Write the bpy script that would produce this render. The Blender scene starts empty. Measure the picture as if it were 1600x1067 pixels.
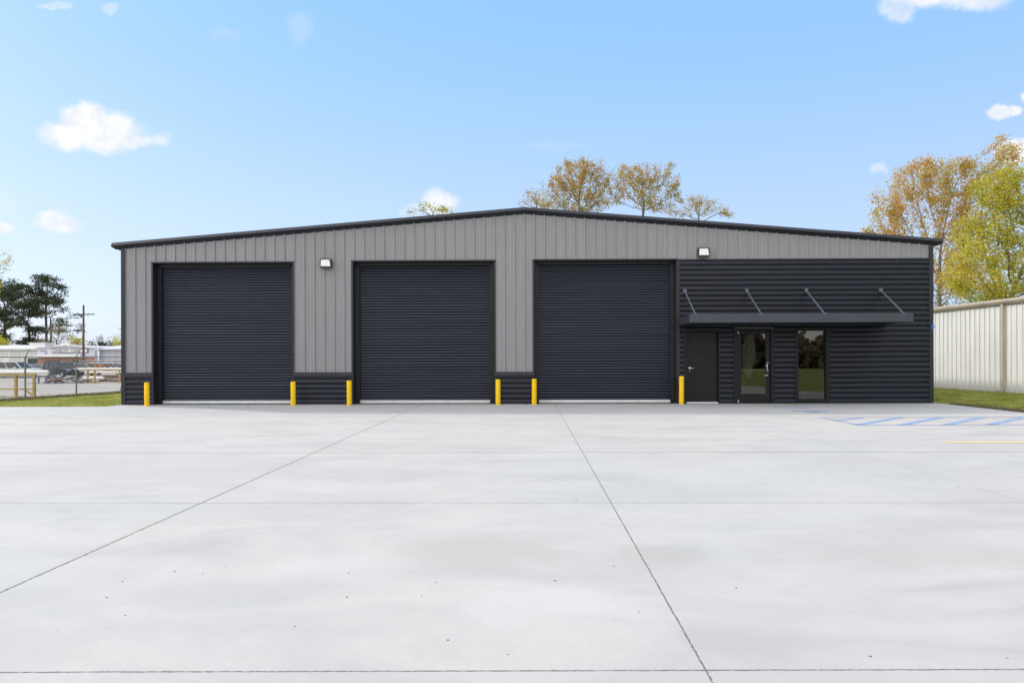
import bpy, math, random
import numpy as np
from mathutils import Vector, Matrix
R = math.radians
random.seed(7)
scene = bpy.context.scene
col = scene.collection

# ------------------------------------------------------------------ camera
cam_d = bpy.data.cameras.new('camera')
cam = bpy.data.objects.new('camera', cam_d); col.objects.link(cam)
cam.location = (0, 0, 1.42)
cam.rotation_euler = (R(90), 0.0029, 0.012)
cam_d.sensor_width = 36; cam_d.lens = 24.66
cam_d.shift_y = 0.0153
cam_d.clip_start = 0.1; cam_d.clip_end = 3000
scene.camera = cam

# ------------------------------------------------------------------ exposure
scene.view_settings.view_transform = 'Standard'
scene.view_settings.look = 'None'
scene.view_settings.gamma = 1
scene.view_settings.exposure = 1.0

# ------------------------------------------------------------------ sun and sky
SUN_AZ = -117.0    # degrees to the right of straight behind the camera: low sun behind the building, from the left
SUN_EL = 34.0
sv = Vector((math.sin(R(SUN_AZ))*math.cos(R(SUN_EL)), -math.cos(R(SUN_AZ))*math.cos(R(SUN_EL)), math.sin(R(SUN_EL))))
sd = bpy.data.lights.new('sun', 'SUN'); sd.energy = 1.3; sd.angle = R(3.0); sd.color = (1, .965, .91)
so = bpy.data.objects.new('sun', sd); col.objects.link(so)
so.rotation_euler = sv.to_track_quat('Z', 'Y').to_euler()
so.location = (20, -20, 30)

world = bpy.data.worlds.new('World'); scene.world = world; world.use_nodes = True

class NT:
    """tiny node helper"""
    def __init__(s, tree):
        s.t = tree; s.n = tree.nodes; s.l = tree.links
    def add(s, typ, **kw):
        n = s.n.new(typ)
        for k, v in kw.items(): setattr(n, k, v)
        return n
    def put(s, sock, v):
        if isinstance(v, bpy.types.NodeSocket): s.l.new(v, sock)
        elif v is not None: sock.default_value = v
    def math(s, op, a, b=None, c=None, clamp=False):
        n = s.add('ShaderNodeMath', operation=op, use_clamp=clamp)
        s.put(n.inputs[0], a); s.put(n.inputs[1], b)
        if c is not None: s.put(n.inputs[2], c)
        return n.outputs[0]
    def mix(s, f, a, b, mode='MIX'):
        n = s.add('ShaderNodeMix', data_type='RGBA', blend_type=mode)
        s.put(n.inputs[0], f)
        s.put(n.inputs[6], a if not isinstance(a, tuple) else (*a[:3], 1))
        s.put(n.inputs[7], b if not isinstance(b, tuple) else (*b[:3], 1))
        return n.outputs[2]
    def noise(s, vec, scale=5, detail=3, rough=.55, dist=0):
        n = s.add('ShaderNodeTexNoise')
        if vec is not None: s.l.new(vec, n.inputs['Vector'])
        n.inputs['Scale'].default_value = scale; n.inputs['Detail'].default_value = detail
        n.inputs['Roughness'].default_value = rough; n.inputs['Distortion'].default_value = dist
        return n.outputs['Fac']
    def smooth(s, v, a, b, lo=0., hi=1.):
        n = s.add('ShaderNodeMapRange', interpolation_type='SMOOTHSTEP')
        s.put(n.inputs[0], v); s.put(n.inputs[1], a); s.put(n.inputs[2], b); s.put(n.inputs[3], lo); s.put(n.inputs[4], hi)
        return n.outputs[0]
    def mapping(s, vec, scale=(1, 1, 1), loc=(0, 0, 0)):
        n = s.add('ShaderNodeMapping'); s.l.new(vec, n.inputs[0])
        n.inputs['Scale'].default_value = scale; n.inputs['Location'].default_value = loc
        return n.outputs[0]

w = NT(world.node_tree)
for n in list(w.n): w.n.remove(n)
sky = w.add('ShaderNodeTexSky', sky_type='NISHITA')
sky.sun_disc = False; sky.sun_elevation = R(SUN_EL); sky.sun_rotation = R(180 - SUN_AZ)
sky.altitude = 0; sky.air_density = 1.0; sky.dust_density = 1.4; sky.ozone_density = 1.6
tc = w.add('ShaderNodeTexCoord')
sep = w.add('ShaderNodeSeparateXYZ'); w.l.new(tc.outputs['Generated'], sep.inputs[0])
yy = w.math('MAXIMUM', w.math('ABSOLUTE', sep.outputs[1]), .02)
u0 = w.math('DIVIDE', sep.outputs[0], yy); v0 = w.math('DIVIDE', sep.outputs[2], yy)
front = w.math('GREATER_THAN', sep.outputs[1], 0)
n1 = w.noise(tc.outputs['Generated'], 22, 5, .6)
n2 = w.noise(w.mapping(tc.outputs['Generated'], loc=(3, 7, 1)), 22, 5, .6)
n3 = w.noise(tc.outputs['Generated'], 60, 4, .6)
du = w.math('ADD', u0, w.math('MULTIPLY', w.math('SUBTRACT', n1, .5), .060))
dv = w.math('ADD', v0, w.math('MULTIPLY', w.math('SUBTRACT', n2, .5), .045))
# sky clouds: bearing, height, half width, half height (tangents of the angles seen from the lot), opacity
CL = [(-.598,.325,.064,.026,1),(-.645,.318,.045,.020,1),(-.625,.345,.036,.022,1),(-.545,.312,.035,.014,.75),
      (-.662,.196,.036,.015,.9),(-.745,.184,.016,.011,.8),(-.112,.222,.030,.020,.85),(-.150,.212,.028,.010,.35),
      (.59,.512,.075,.020,.95),(.535,.492,.026,.020,.55),(.66,.506,.045,.020,.75),(.678,.342,.016,.013,1),(.700,.340,.014,.009,.9),
      (.722,.372,.014,.017,1),(.700,.288,.030,.016,.95),(.512,.266,.012,.008,.4),(-.582,.50,.014,.009,.4),(-.665,.509,.024,.007,.4),
      (-.313,.47,.020,.024,.16),(-.42,.462,.025,.012,.12),(-.75,.225,.03,.02,.12),(.05,.30,.05,.008,.08),
      (1.05,.40,.12,.04,.9),(-1.1,.36,.14,.04,.9)]
mask = None
for (cu, cv, a, b, op) in CL:
    x = w.math('DIVIDE', w.math('SUBTRACT', du, cu), a); y = w.math('DIVIDE', w.math('SUBTRACT', dv, cv), b)
    d = w.math('SQRT', w.math('ADD', w.math('MULTIPLY', x, x), w.math('MULTIPLY', y, y)))
    m = w.smooth(d, 1.25, .55, 0, op)
    mask = m if mask is None else w.math('MAXIMUM', mask, m)
mask = w.math('MULTIPLY', mask, w.smooth(n3, .2, .5, .8, 1))
# unseen bright cloud, added overhead and behind the camera to light the shaded front
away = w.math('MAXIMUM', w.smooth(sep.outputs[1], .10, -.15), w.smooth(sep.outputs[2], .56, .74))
fill_cloud = w.math('MULTIPLY', w.smooth(w.noise(tc.outputs['Generated'], 2.6, 6, .6), .36, .54), .92)
mask = w.math('MULTIPLY', mask, front)
# clean air: the physical sky evened out by high thin haze, whiter towards the horizon
zen = w.mix(w.smooth(sep.outputs[2], .0, .50), (2.02, 2.48, 3.22), (.98, 1.98, 3.45))
base = w.mix(.90, sky.outputs[0], zen)
cshade = w.mix(w.smooth(w.noise(tc.outputs['Generated'], 40, 4, .6), .35, .6), (2.85, 2.98, 3.2), (3.35, 3.38, 3.42))
skyc = w.mix(mask, base, cshade)
fill_cloud_col = w.mix(w.smooth(sep.outputs[0], -.8, .8), (10.6, 10.1, 9.5), (3.9, 3.8, 3.7))   # brighter on the sun's side
skyc = w.mix(w.math('MULTIPLY', away, fill_cloud), skyc, fill_cloud_col)
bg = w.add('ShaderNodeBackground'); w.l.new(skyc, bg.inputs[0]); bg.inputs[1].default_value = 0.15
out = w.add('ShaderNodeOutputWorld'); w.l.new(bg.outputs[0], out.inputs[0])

# ------------------------------------------------------------------ helpers
def tag(o, label=None, cat=None, group=None, kind=None):
    if label: o['label'] = label
    if cat: o['category'] = cat
    if group: o['group'] = group
    if kind: o['kind'] = kind
    return o

def empty(name, loc=(0, 0, 0), rz=0, parent=None):
    o = bpy.data.objects.new(name, None); col.objects.link(o)
    o.location = loc; o.rotation_euler = (0, 0, rz); o.empty_display_size = .2
    if parent: o.parent = parent
    return o

class MB:
    def __init__(s): s.v = []; s.f = []
    def quad(s, *p):
        i = len(s.v); s.v += [tuple(q) for q in p]; s.f.append(tuple(range(i, i+len(p))))
    def box(s, x0, x1, y0, y1, z0, z1):
        i = len(s.v)
        s.v += [(x0,y0,z0),(x1,y0,z0),(x1,y1,z0),(x0,y1,z0),(x0,y0,z1),(x1,y0,z1),(x1,y1,z1),(x0,y1,z1)]
        s.f += [(i,i+3,i+2,i+1),(i+4,i+5,i+6,i+7),(i,i+1,i+5,i+4),(i+1,i+2,i+6,i+5),(i+2,i+3,i+7,i+6),(i+3,i,i+4,i+7)]
    def tube(s, a, b, ra, rb=None, n=8, cap=True):
        rb = ra if rb is None else rb
        a = Vector(a); b = Vector(b); d = (b-a).normalized()
        u = d.orthogonal().normalized(); v = d.cross(u)
        i = len(s.v)
        for c, r in ((a, ra), (b, rb)):
            for k in range(n):
                t = 2*math.pi*k/n
                s.v.append(tuple(c + u*(r*math.cos(t)) + v*(r*math.sin(t))))
        for k in range(n):
            s.f.append((i+k, i+(k+1) % n, i+n+(k+1) % n, i+n+k))
        if cap:
            s.f.append(tuple(i+k for k in reversed(range(n)))); s.f.append(tuple(i+n+k for k in range(n)))
    def bar(s, a, b, wx, wz):
        """square bar between two points"""
        a = Vector(a); b = Vector(b); d = (b-a).normalized()
        up = Vector((0, 0, 1)) if abs(d.z) < .95 else Vector((0, 1, 0))
        u = d.cross(up).normalized()*wx/2; v = u.normalized().cross(d).normalized()*wz/2
        i = len(s.v)
        for c in (a, b):
            for (p, q) in ((-1,-1),(1,-1),(1,1),(-1,1)): s.v.append(tuple(c+u*p+v*q))
        s.f += [(i,i+3,i+2,i+1),(i+4,i+5,i+6,i+7),(i,i+1,i+5,i+4),(i+1,i+2,i+6,i+5),(i+2,i+3,i+7,i+6),(i+3,i,i+4,i+7)]
    def extrude_x(s, prof, x0, x1, closed=True, f0=None, f1=None):
        """profile of (y,z) points swept along x; f(x) optional z offset"""
        n = len(prof); i = len(s.v)
        for x, dz in ((x0, f0 or 0), (x1, f1 or 0)):
            for (y, z) in prof: s.v.append((x, y, z+dz))
        for k in range(n if closed else n-1):
            k2 = (k+1) % n
            s.f.append((i+k, i+k2, i+n+k2, i+n+k))
        if closed:
            s.f.append(tuple(i+k for k in reversed(range(n)))); s.f.append(tuple(i+n+k for k in range(n)))
    def prism(s, poly, y0, y1):
        """polygon of (x,z) extruded along y"""
        n = len(poly); i = len(s.v)
        for y in (y0, y1):
            for (x, z) in poly: s.v.append((x, y, z))
        for k in range(n):
            k2 = (k+1) % n; s.f.append((i+k, i+k2, i+n+k2, i+n+k))
        s.f.append(tuple(i+k for k in range(n))); s.f.append(tuple(i+n+k for k in reversed(range(n))))
    def build(s, name, mat, parent=None, bevel=0, smooth=False):
        me = bpy.data.meshes.new(name); me.from_pydata(s.v, [], s.f); me.update()
        me.materials.append(mat)
        o = bpy.data.objects.new(name, me); col.objects.link(o)
        if parent: o.parent = parent
        if smooth: me.polygons.foreach_set('use_smooth', [True]*len(me.polygons))
        if bevel:
            b = o.modifiers.new('bevel', 'BEVEL'); b.width = bevel; b.segments = 2; b.limit_method = 'ANGLE'
        return o

def fast_mesh(name, verts, faces4, mat, parent=None):
    """numpy verts (N,3), faces (M,k)"""
    me = bpy.data.meshes.new(name)
    N = len(verts); M, k = faces4.shape
    me.vertices.add(N); me.vertices.foreach_set('co', verts.astype(np.float32).ravel())
    me.loops.add(M*k); me.loops.foreach_set('vertex_index', faces4.astype(np.int32).ravel())
    me.polygons.add(M); me.polygons.foreach_set('loop_start', np.arange(0, M*k, k, dtype=np.int32))
    me.update(calc_edges=True)
    me.materials.append(mat)
    o = bpy.data.objects.new(name, me); col.objects.link(o)
    if parent: o.parent = parent
    return o

# ------------------------------------------------------------------ materials
def new_mat(name):
    m = bpy.data.materials.new(name); m.use_nodes = True
    t = NT(m.node_tree); b = t.n['Principled BSDF']
    return m, t, b
def paint(name, c, rough=.45, metal=0., var=.12, scale=3., spec=.5, bump=0., bscale=40., stretch=(1, 1, 1), coat=0.):
    m, t, b = new_mat(name)
    tcn = t.add('ShaderNodeTexCoord'); vec = t.mapping(tcn.outputs['Object'], stretch)
    n = t.noise(vec, scale, 5, .6)
    dark = tuple(x*(1-var) for x in c); light = tuple(min(1, x*(1+var)) for x in c)
    t.l.new(t.mix(t.smooth(n, .3, .7), dark, light), b.inputs['Base Color'])
    n2_ = t.noise(vec, scale*3.3, 3, .6)
    t.l.new(t.smooth(n2_, .2, .8, max(.02, rough-.08), min(1, rough+.08)), b.inputs['Roughness'])
    b.inputs['Metallic'].default_value = metal
    b.inputs['Specular IOR Level'].default_value = spec
    b.inputs['Coat Weight'].default_value = coat
    if bump:
        bp = t.add('ShaderNodeBump'); bp.inputs['Strength'].default_value = bump; bp.inputs['Distance'].default_value = .01
        t.l.new(t.noise(vec, bscale, 3, .6), bp.inputs['Height']); t.l.new(bp.outputs[0], b.inputs['Normal'])
    return m

M = {}
M['grey'] = paint('grey_sheet_metal', (.238, .236, .246), .42, 0, .05, 1.6, .45, .12, 3, (7, 7, .35))
M['black'] = paint('black_sheet_metal', (.0080, .0102, .0195), .34, 0, .14, 1.5, .34, .25, 2.5, (.5, 1, 6))
M['trim'] = paint('charcoal_trim', (.017, .019, .027), .38, 0, .08, 2, .4)
M['slat'] = paint('charcoal_slats', (.0110, .0150, .0275), .34, 0, .14, 1.2, .40, .3, 3, (.35, 1, 7))
M['canopy'] = paint('canopy_grey_metal', (.040, .044, .060), .38, 0, .08, 2, .5)
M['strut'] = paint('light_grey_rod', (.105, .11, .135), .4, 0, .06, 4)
M['rail'] = paint('black_guide_rail', (.008, .008, .009), .5, 0, .1, 2, .4)
M['roof'] = paint('roof_metal', (.06, .065, .075), .4, 0, .1, 1)
M['alu'] = paint('bare_aluminium', (.62, .63, .65), .38, .35, .08, 6)
M['doorpaint'] = paint('dark_door_paint', (.0095, .0095, .0125), .45, 0, .15, 2, .25)
M['chrome'] = paint('satin_steel', (.72, .72, .72), .25, .7, .05, 5)
M['yellow'] = paint('safety_yellow', (.80, .50, .003), .5, 0, .06, 6, .25, .1, 30)
M['rackyellow'] = paint('weathered_yellow', (.36, .26, .05), .6, 0, .3, 6)
M['lens'] = paint('frosted_lens', (.82, .83, .84), .18, 0, .03, 8)
M['housing'] = paint('bronze_housing', (.035, .034, .035), .4, 0, .1, 8)
M['tape'] = paint('blue_tape', (.03, .17, .62), .6, 0, .1, 20)
M['white_wall'] = paint('off_white_sheet_metal', (.64, .63, .605), .5, 0, .07, 1.2, .4, .1, 3, (1, 3, .3))
M['tan'] = paint('tan_trim', (.44, .38, .30), .5, 0, .1, 2)
M['steel'] = paint('galvanised_steel', (.20, .205, .21), .5, .4, .15, 8)
M['wood_pole'] = paint('weathered_pole', (.10, .085, .07), .85, 0, .25, 4)
M['beige_far'] = paint('beige_metal_siding', (.62, .62, .58), .6, 0, .08, .6, .4, 0, 1, (3, 3, .3))
M['grey_far'] = paint('pale_grey_siding', (.46, .47, .51), .6, 0, .08, .6, .4, 0, 1, (3, 3, .3))
M['lilac_far'] = paint('pale_fascia', (.58, .58, .66), .6, 0, .06, .8)
M['roof_far'] = paint('pale_roof_metal', (.50, .51, .51), .55, 0, .08, .4)
M['white_far'] = paint('white_paint', (.74, .73, .72), .5, 0, .06, 2)
M['black_far'] = paint('black_lettering', (.03, .03, .03), .6, 0, .05, 2)
M['dark_far'] = paint('dark_opening', (.03, .03, .035), .5, 0, .2, 2)
M['rust'] = paint('rusty_iron', (.14, .07, .045), .8, 0, .35, 5)
M['orange'] = paint('orange_paint', (.55, .20, .04), .55, 0, .15, 4)
M['whitepipe'] = paint('white_pipe', (.72, .70, .68), .45, 0, .08, 3)
M['greypipe'] = paint('grey_pipe', (.36, .36, .37), .5, .2, .12, 3)
M['bluepaint'] = paint('blue_paint', (.12, .14, .25), .5, 0, .2, 4)
M['tyre'] = paint('tyre_rubber', (.018, .018, .018), .85, 0, .15, 8)
M['rim'] = paint('alloy_rim', (.45, .46, .47), .35, .6, .1, 8)
M['carblack'] = paint('dark_car_paint', (.010, .014, .024), .3, 0, .05, 2, .4, 0, 1, (1, 1, 1), .15)
M['carwhite'] = paint('white_car_paint', (.62, .63, .64), .25, 0, .03, 2, .5, 0, 1, (1, 1, 1), .5)
M['carsilver'] = paint('silver_car_paint', (.50, .52, .54), .28, .3, .03, 2, .5, 0, 1, (1, 1, 1), .5)
M['carglass'] = paint('dark_car_glass', (.012, .015, .02), .12, 0, .05, 2, .5)
M['lamp_red'] = paint('red_lamp', (.45, .02, .02), .3)
M['floor_in'] = paint('interior_floor', (.34, .32, .29), .6, 0, .15, 2)
M['wall_in'] = paint('interior_board', (.16, .155, .145), .8, 0, .15, 2)
M['stone'] = paint('dark_grit', (.09, .085, .075), .9, 0, .4, 30)

m = M['grey']; t = NT(m.node_tree); b = t.n['Principled BSDF']
lk = b.inputs['Base Color'].links[0]; src = lk.from_socket
sx_ = t.add('ShaderNodeSeparateXYZ'); t.l.new(t.add('ShaderNodeTexCoord').outputs['Object'], sx_.inputs[0])
wn_ = t.add('ShaderNodeTexWhiteNoise', noise_dimensions='1D'); t.l.new(t.math('FLOOR', t.math('DIVIDE', t.math('SUBTRACT', sx_.outputs[0], .128), .915)), wn_.inputs['W'])
t.l.new(t.mix(t.math('MULTIPLY', wn_.outputs[0], .14), src, (.17, .17, .18)), b.inputs['Base Color'])
m = M['yellow']; t = NT(m.node_tree); b = t.n['Principled BSDF']
src = b.inputs['Base Color'].links[0].from_socket; P = t.add('ShaderNodeTexCoord').outputs['Object']
sz_ = t.add('ShaderNodeSeparateXYZ'); t.l.new(P, sz_.inputs[0])
sc_ = t.math('MULTIPLY', t.smooth(t.noise(t.mapping(P, (1, 1, .35)), 34, 4, .7), .56, .66), t.smooth(sz_.outputs[2], .55, .0, .12, .8))
t.l.new(t.mix(sc_, src, (.22, .16, .05)), b.inputs['Base Color'])
# brick
m, t, b = new_mat('red_brown_brick'); M['brick'] = m
br = t.add('ShaderNodeTexBrick'); tcn = t.add('ShaderNodeTexCoord')
rot = t.add('ShaderNodeMapping'); rot.inputs['Rotation'].default_value = (R(90), 0, 0); t.l.new(tcn.outputs['Object'], rot.inputs[0])
t.l.new(rot.outputs[0], br.inputs[0])
br.inputs['Color1'].default_value = (.30, .13, .08, 1); br.inputs['Color2'].default_value = (.36, .18, .11, 1); br.inputs['Mortar'].default_value = (.38, .32, .28, 1)
br.inputs['Scale'].default_value = 2.2
t.l.new(br.outputs[0], b.inputs['Base Color']); b.inputs['Roughness'].default_value = .85

# glass
m, t, b = new_mat('tinted_glass'); M['glass'] = m
fr = t.add('ShaderNodeFresnel'); fr.inputs[0].default_value = 1.75
tr = t.add('ShaderNodeBsdfTransparent'); tr.inputs[0].default_value = (.62, .62, .60, 1)
gl = t.add('ShaderNodeBsdfGlossy'); gl.inputs['Roughness'].default_value = .0; gl.inputs[0].default_value = (.9, .9, .88, 1)
mx = t.add('ShaderNodeMixShader'); t.l.new(fr.outputs[0], mx.inputs[0]); t.l.new(tr.outputs[0], mx.inputs[1]); t.l.new(gl.outputs[0], mx.inputs[2])
t.l.new(mx.outputs[0], t.n['Material Output'].inputs[0])
# milky film
m, t, b = new_mat('milky_plastic_film'); M['film'] = m
b.inputs['Base Color'].default_value = (.62, .62, .60, 1); b.inputs['Roughness'].default_value = .3
b.inputs['Alpha'].default_value = .85

# concrete
m, t, b = new_mat('broom_finished_concrete'); M['concrete'] = m
tcn = t.add('ShaderNodeTexCoord'); P = tcn.outputs['Object']
sp = t.add('ShaderNodeSeparateXYZ'); t.l.new(P, sp.inputs[0]); X, Y = sp.outputs[0], sp.outputs[1]
wob = t.math('MULTIPLY', t.math('SUBTRACT', t.noise(P, 9, 3, .6), .5), .012)
wob2 = t.math('MULTIPLY', t.math('SUBTRACT', t.noise(P, 45, 2, .6), .5), .012)
big = t.noise(t.mapping(P, (1, 1, 1), (4.3, 2, 0)), .28, 5, .62, .6)
med = t.noise(t.mapping(P, (.55, 1.2, 1), (1, 8, 0)), .9, 6, .62, .8)
fine = t.noise(P, 26, 5, .7); grain = t.noise(P, 190, 2, .7)
cA, cB = (.412, .397, .390), (.494, .473, .456)
c = t.mix(t.smooth(med, .32, .68), cA, cB)
c = t.mix(t.smooth(big, .50, .64, 0, .55), c, (.49, .48, .475))
c = t.mix(t.smooth(t.noise(t.mapping(P, (1, 1, 1), (9, 3, 5)), .33, 3, .5, .3), .52, .70, 0, .30), c, (.385, .435, .455))
c = t.mix(t.smooth(t.noise(t.mapping(P, (.8, 1.5, 1), (2, 13, 5)), .5, 4, .6, .5), .56, .74, 0, .75), c, (.345, .335, .315))
c = t.mix(t.smooth(fine, .25, .75, .20, 0), c, (.33, .325, .32))
mot = t.noise(t.mapping(P, (1, 1, 1), (5, 5, 5)), 5.5, 6, .75, .3)
c = t.mix(t.smooth(mot, .42, .66, 0, .22), c, (.37, .36, .35))
c = t.mix(t.smooth(grain, .3, .7, .16, 0), c, (.25, .245, .24))
# curing and tyre streaks running across the lot
stk = t.noise(t.mapping(P, (.16, 2.4, 1)), 1.6, 4, .7, .2)
c = t.mix(t.smooth(stk, .58, .80, 0, .18), c, (.38, .375, .375))
brm = t.noise(t.mapping(P, (3, 70, 1)), 3, 3, .7)
c = t.mix(t.smooth(brm, .3, .7, .10, 0), c, (.30, .295, .29))
sw = t.noise(P, 2.2, 5, .65, .5)
for (sx, sy, ra_, rb_, cc, am) in [(-2.45, 5.3, .45, .35, (.34, .335, .335), .55), (-.35, 5.2, .75, .5, (.37, .36, .325), .6), (1.05, 5.1, .42, .3, (.34, .33, .30), .6),
        (2.9, 5.0, 1.1, .35, (.38, .37, .34), .5), (-1.2, 4.7, .55, .35, (.50, .49, .485), .35), (.2, 4.1, .6, .4, (.50, .49, .49), .35), (-1.9, 4.2, .5, .3, (.36, .36, .37), .4),
        (4.6, 9.2, .9, 1.2, (.36, .355, .35), .4), (-5.5, 9.0, 1.6, 1.2, (.37, .365, .375), .4), (-3.0, 8.6, .9, .5, (.37, .37, .38), .4)]:
    dx_ = t.math('DIVIDE', t.math('SUBTRACT', X, sx), ra_); dy_ = t.math('DIVIDE', t.math('SUBTRACT', Y, sy), rb_)
    dd = t.math('ADD', t.math('SQRT', t.math('ADD', t.math('MULTIPLY', dx_, dx_), t.math('MULTIPLY', dy_, dy_))), t.math('MULTIPLY', t.math('SUBTRACT', sw, .5), 2.6))
    c = t.mix(t.smooth(dd, 1.2, .3, 0, am), c, cc)
# small dark specks
vo = t.add('ShaderNodeTexVoronoi'); t.l.new(P, vo.inputs[0]); vo.inputs['Scale'].default_value = 3.2
c = t.mix(t.smooth(vo.outputs['Distance'], .030, .016, 0, .55), c, (.14, .13, .11))
# every bay cured to a slightly different tone
def joint(coord, pos, half, slope=None, soft=1.):
    d = t.math('SUBTRACT', coord, pos)
    if slope is not None: d = t.math('SUBTRACT', d, t.math('MULTIPLY', slope[0], slope[1]))
    d = t.math('ADD', d, t.math('ADD', wob, wob2))
    return t.smooth(t.math('ABSOLUTE', d), half*1.5, half*.5, 0, 1)
bayx = t.math('FLOOR', t.math('DIVIDE', t.math('ADD', t.math('SUBTRACT', X, t.math('MULTIPLY', Y, .012)), 3.21), 4.03))
bayy = t.math('FLOOR', t.math('DIVIDE', t.math('ADD', Y, .48), 3.66))
wn = t.add('ShaderNodeTexWhiteNoise', noise_dimensions='2D'); cb = t.add('ShaderNodeCombineXYZ')
t.l.new(bayx, cb.inputs[0]); t.l.new(bayy, cb.inputs[1]); t.l.new(cb.outputs[0], wn.inputs[0])
c = t.mix(t.math('MULTIPLY', wn.outputs[0], .14), c, (.34, .35, .37))
c = t.mix(t.smooth(Y, 17.58, 17.62, 0, .35), c, (.36, .385, .41))  # building's shadow along the wall, painted in as a darker bluish strip
J = None
crumb = t.smooth(t.noise(P, 30, 3, .6), .35, .55, .45, 1)
for (co, pos, half, sl, amt) in [(Y, -.48, .007, None, .9), (Y, 3.18, .0055, (X, .012), .9), (Y, 6.84, .0070, (X, .002), .8),
                            (Y, 10.46, .016, None, .85), (Y, 17.60, .012, None, .35),
                            (X, -3.215, .0088, (Y, .012), .95), (X, .80, .0050, (Y, .0117), .85), (X, 4.80, .005, (Y, .015), .5),
                            (X, -7.24, .006, (Y, .012), .5), (X, 8.9, .005, (Y, .012), .3), (X, -11.3, .006, (Y, .012), .4)]:
    j = t.math('MULTIPLY', joint(co, pos, half, sl), amt)
    J = j if J is None else t.math('MAXIMUM', J, j)
edge = t.smooth(t.math('ABSOLUTE', t.math('SUBTRACT', t.math('SUBTRACT', X, -3.255), t.math('MULTIPLY', Y, .012))), .035, .012, 0, .5)
c = t.mix(edge, c, (.40, .385, .35))
c = t.mix(t.math('MULTIPLY', J, crumb), c, (.085, .08, .07))
t.l.new(c, b.inputs['Base Color']); b.inputs['Roughness'].default_value = .85; b.inputs['Specular IOR Level'].default_value = .3
bp = t.add('ShaderNodeBump'); bp.inputs['Strength'].default_value = .35; bp.inputs['Distance'].default_value = .006
hgt_ = t.math('SUBTRACT', t.math('ADD', t.math('MULTIPLY', fine, .4), t.math('MULTIPLY', grain, .25)), t.math('MULTIPLY', J, 2.))
t.l.new(hgt_, bp.inputs['Height']); t.l.new(bp.outputs[0], b.inputs['Normal'])

def painted_line(name, c, keep):
    m, t, b = new_mat(name)
    P = t.add('ShaderNodeTexCoord').outputs['Object']
    n = t.noise(P, 14, 6, .75); k = t.smooth(n, keep-.12, keep+.12)
    t.l.new(t.mix(k, (.45, .44, .43), c), b.inputs['Base Color']); b.inputs['Roughness'].default_value = .7
    return m
M['blueline'] = painted_line('worn_blue_marking', (.13, .26, .50), .44)
M['blueline2'] = painted_line('fresh_blue_marking', (.15, .30, .55), .30)
M['yellowline'] = painted_line('faded_yellow_marking', (.72, .50, .17), .36)
M['greyline'] = painted_line('thin_layout_line', (.15, .25, .42), .40)

def ground_mat(name, cols, scales, bump=.5):
    m, t, b = new_mat(name)
    P = t.add('ShaderNodeTexCoord').outputs['Object']
    a = t.noise(P, scales[0], 5, .65, .4); f = t.noise(P, scales[1], 4, .7); g = t.noise(P, scales[2], 2, .7)
    c = t.mix(t.smooth(a, .35, .65), cols[0], cols[1]); c = t.mix(t.smooth(f, .48, .75, 0, .8), c, cols[2])
    c = t.mix(t.smooth(g, .35, .7, .35, 0), c, cols[3])
    t.l.new(c, b.inputs['Base Color']); b.inputs['Roughness'].default_value = .95; b.inputs['Specular IOR Level'].default_value = .15
    bp = t.add('ShaderNodeBump'); bp.inputs['Strength'].default_value = bump; bp.inputs['Distance'].default_value = .03
    t.l.new(g, bp.inputs['Height']); t.l.new(bp.outputs[0], b.inputs['Normal'])
    return m
M['grass'] = ground_mat('mown_grass', [(.17, .22, .055), (.29, .30, .085), (.40, .37, .15), (.10, .125, .03)], (.7, 4, 30))
M['gravel'] = ground_mat('pale_gravel', [(.33, .31, .29), (.40, .375, .345), (.44, .42, .40), (.22, .20, .18)], (.25, 3, 25))
M['road'] = ground_mat('tan_road', [(.30, .24, .19), (.34, .27, .21), (.36, .30, .25), (.2, .17, .14)], (.2, 3, 25))

def leaf_mat(name, stops, sc=.5, trans=.35):
    m, t, b = new_mat(name)
    P = t.add('ShaderNodeTexCoord').outputs['Object']
    n = t.noise(P, sc, 4, .7); n2 = t.noise(P, 9, 2, .6)
    f = t.math('ADD', t.math('MULTIPLY', n, .65), t.math('MULTIPLY', n2, .35))
    cr = t.add('ShaderNodeValToRGB'); t.l.new(f, cr.inputs[0])
    els = cr.color_ramp.elements
    while len(els) < len(stops): els.new(.5)
    for e, (p, c) in zip(els, stops): e.position = p; e.color = (*c, 1)
    df = t.add('ShaderNodeBsdfDiffuse'); tr = t.add('ShaderNodeBsdfTranslucent'); mx = t.add('ShaderNodeMixShader')
    t.l.new(cr.outputs[0], df.inputs[0]); t.l.new(cr.outputs[0], tr.inputs[0]); mx.inputs[0].default_value = trans
    t.l.new(df.outputs[0], mx.inputs[1]); t.l.new(tr.outputs[0], mx.inputs[2])
    t.l.new(mx.outputs[0], t.n['Material Output'].inputs[0])
    return m
M['leaf_rust'] = leaf_mat('rusty_spring_leaves', [(.32, (.27, .27, .06)), (.45, (.46, .37, .10)), (.54, (.52, .34, .12)), (.68, (.46, .25, .13))], .5, .45)
M['leaf_orange'] = leaf_mat('orange_olive_leaves', [(.32, (.32, .31, .06)), (.44, (.50, .40, .09)), (.54, (.58, .37, .12)), (.68, (.56, .33, .17))], .5, .45)
M['leaf_yellow'] = leaf_mat('yellow_green_leaves', [(.30, (.20, .24, .035)), (.44, (.40, .40, .055)), (.56, (.52, .45, .07)), (.7, (.48, .32, .09))], .5, .45)
M['leaf_green'] = leaf_mat('fresh_green_leaves', [(.32, (.07, .11, .022)), (.5, (.14, .18, .035)), (.68, (.23, .24, .06))])
M['leaf_pine'] = leaf_mat('dark_pine_needles', [(.3, (.045, .058, .040)), (.5, (.080, .098, .060)), (.7, (.14, .15, .085))], .3, .15)
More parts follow.
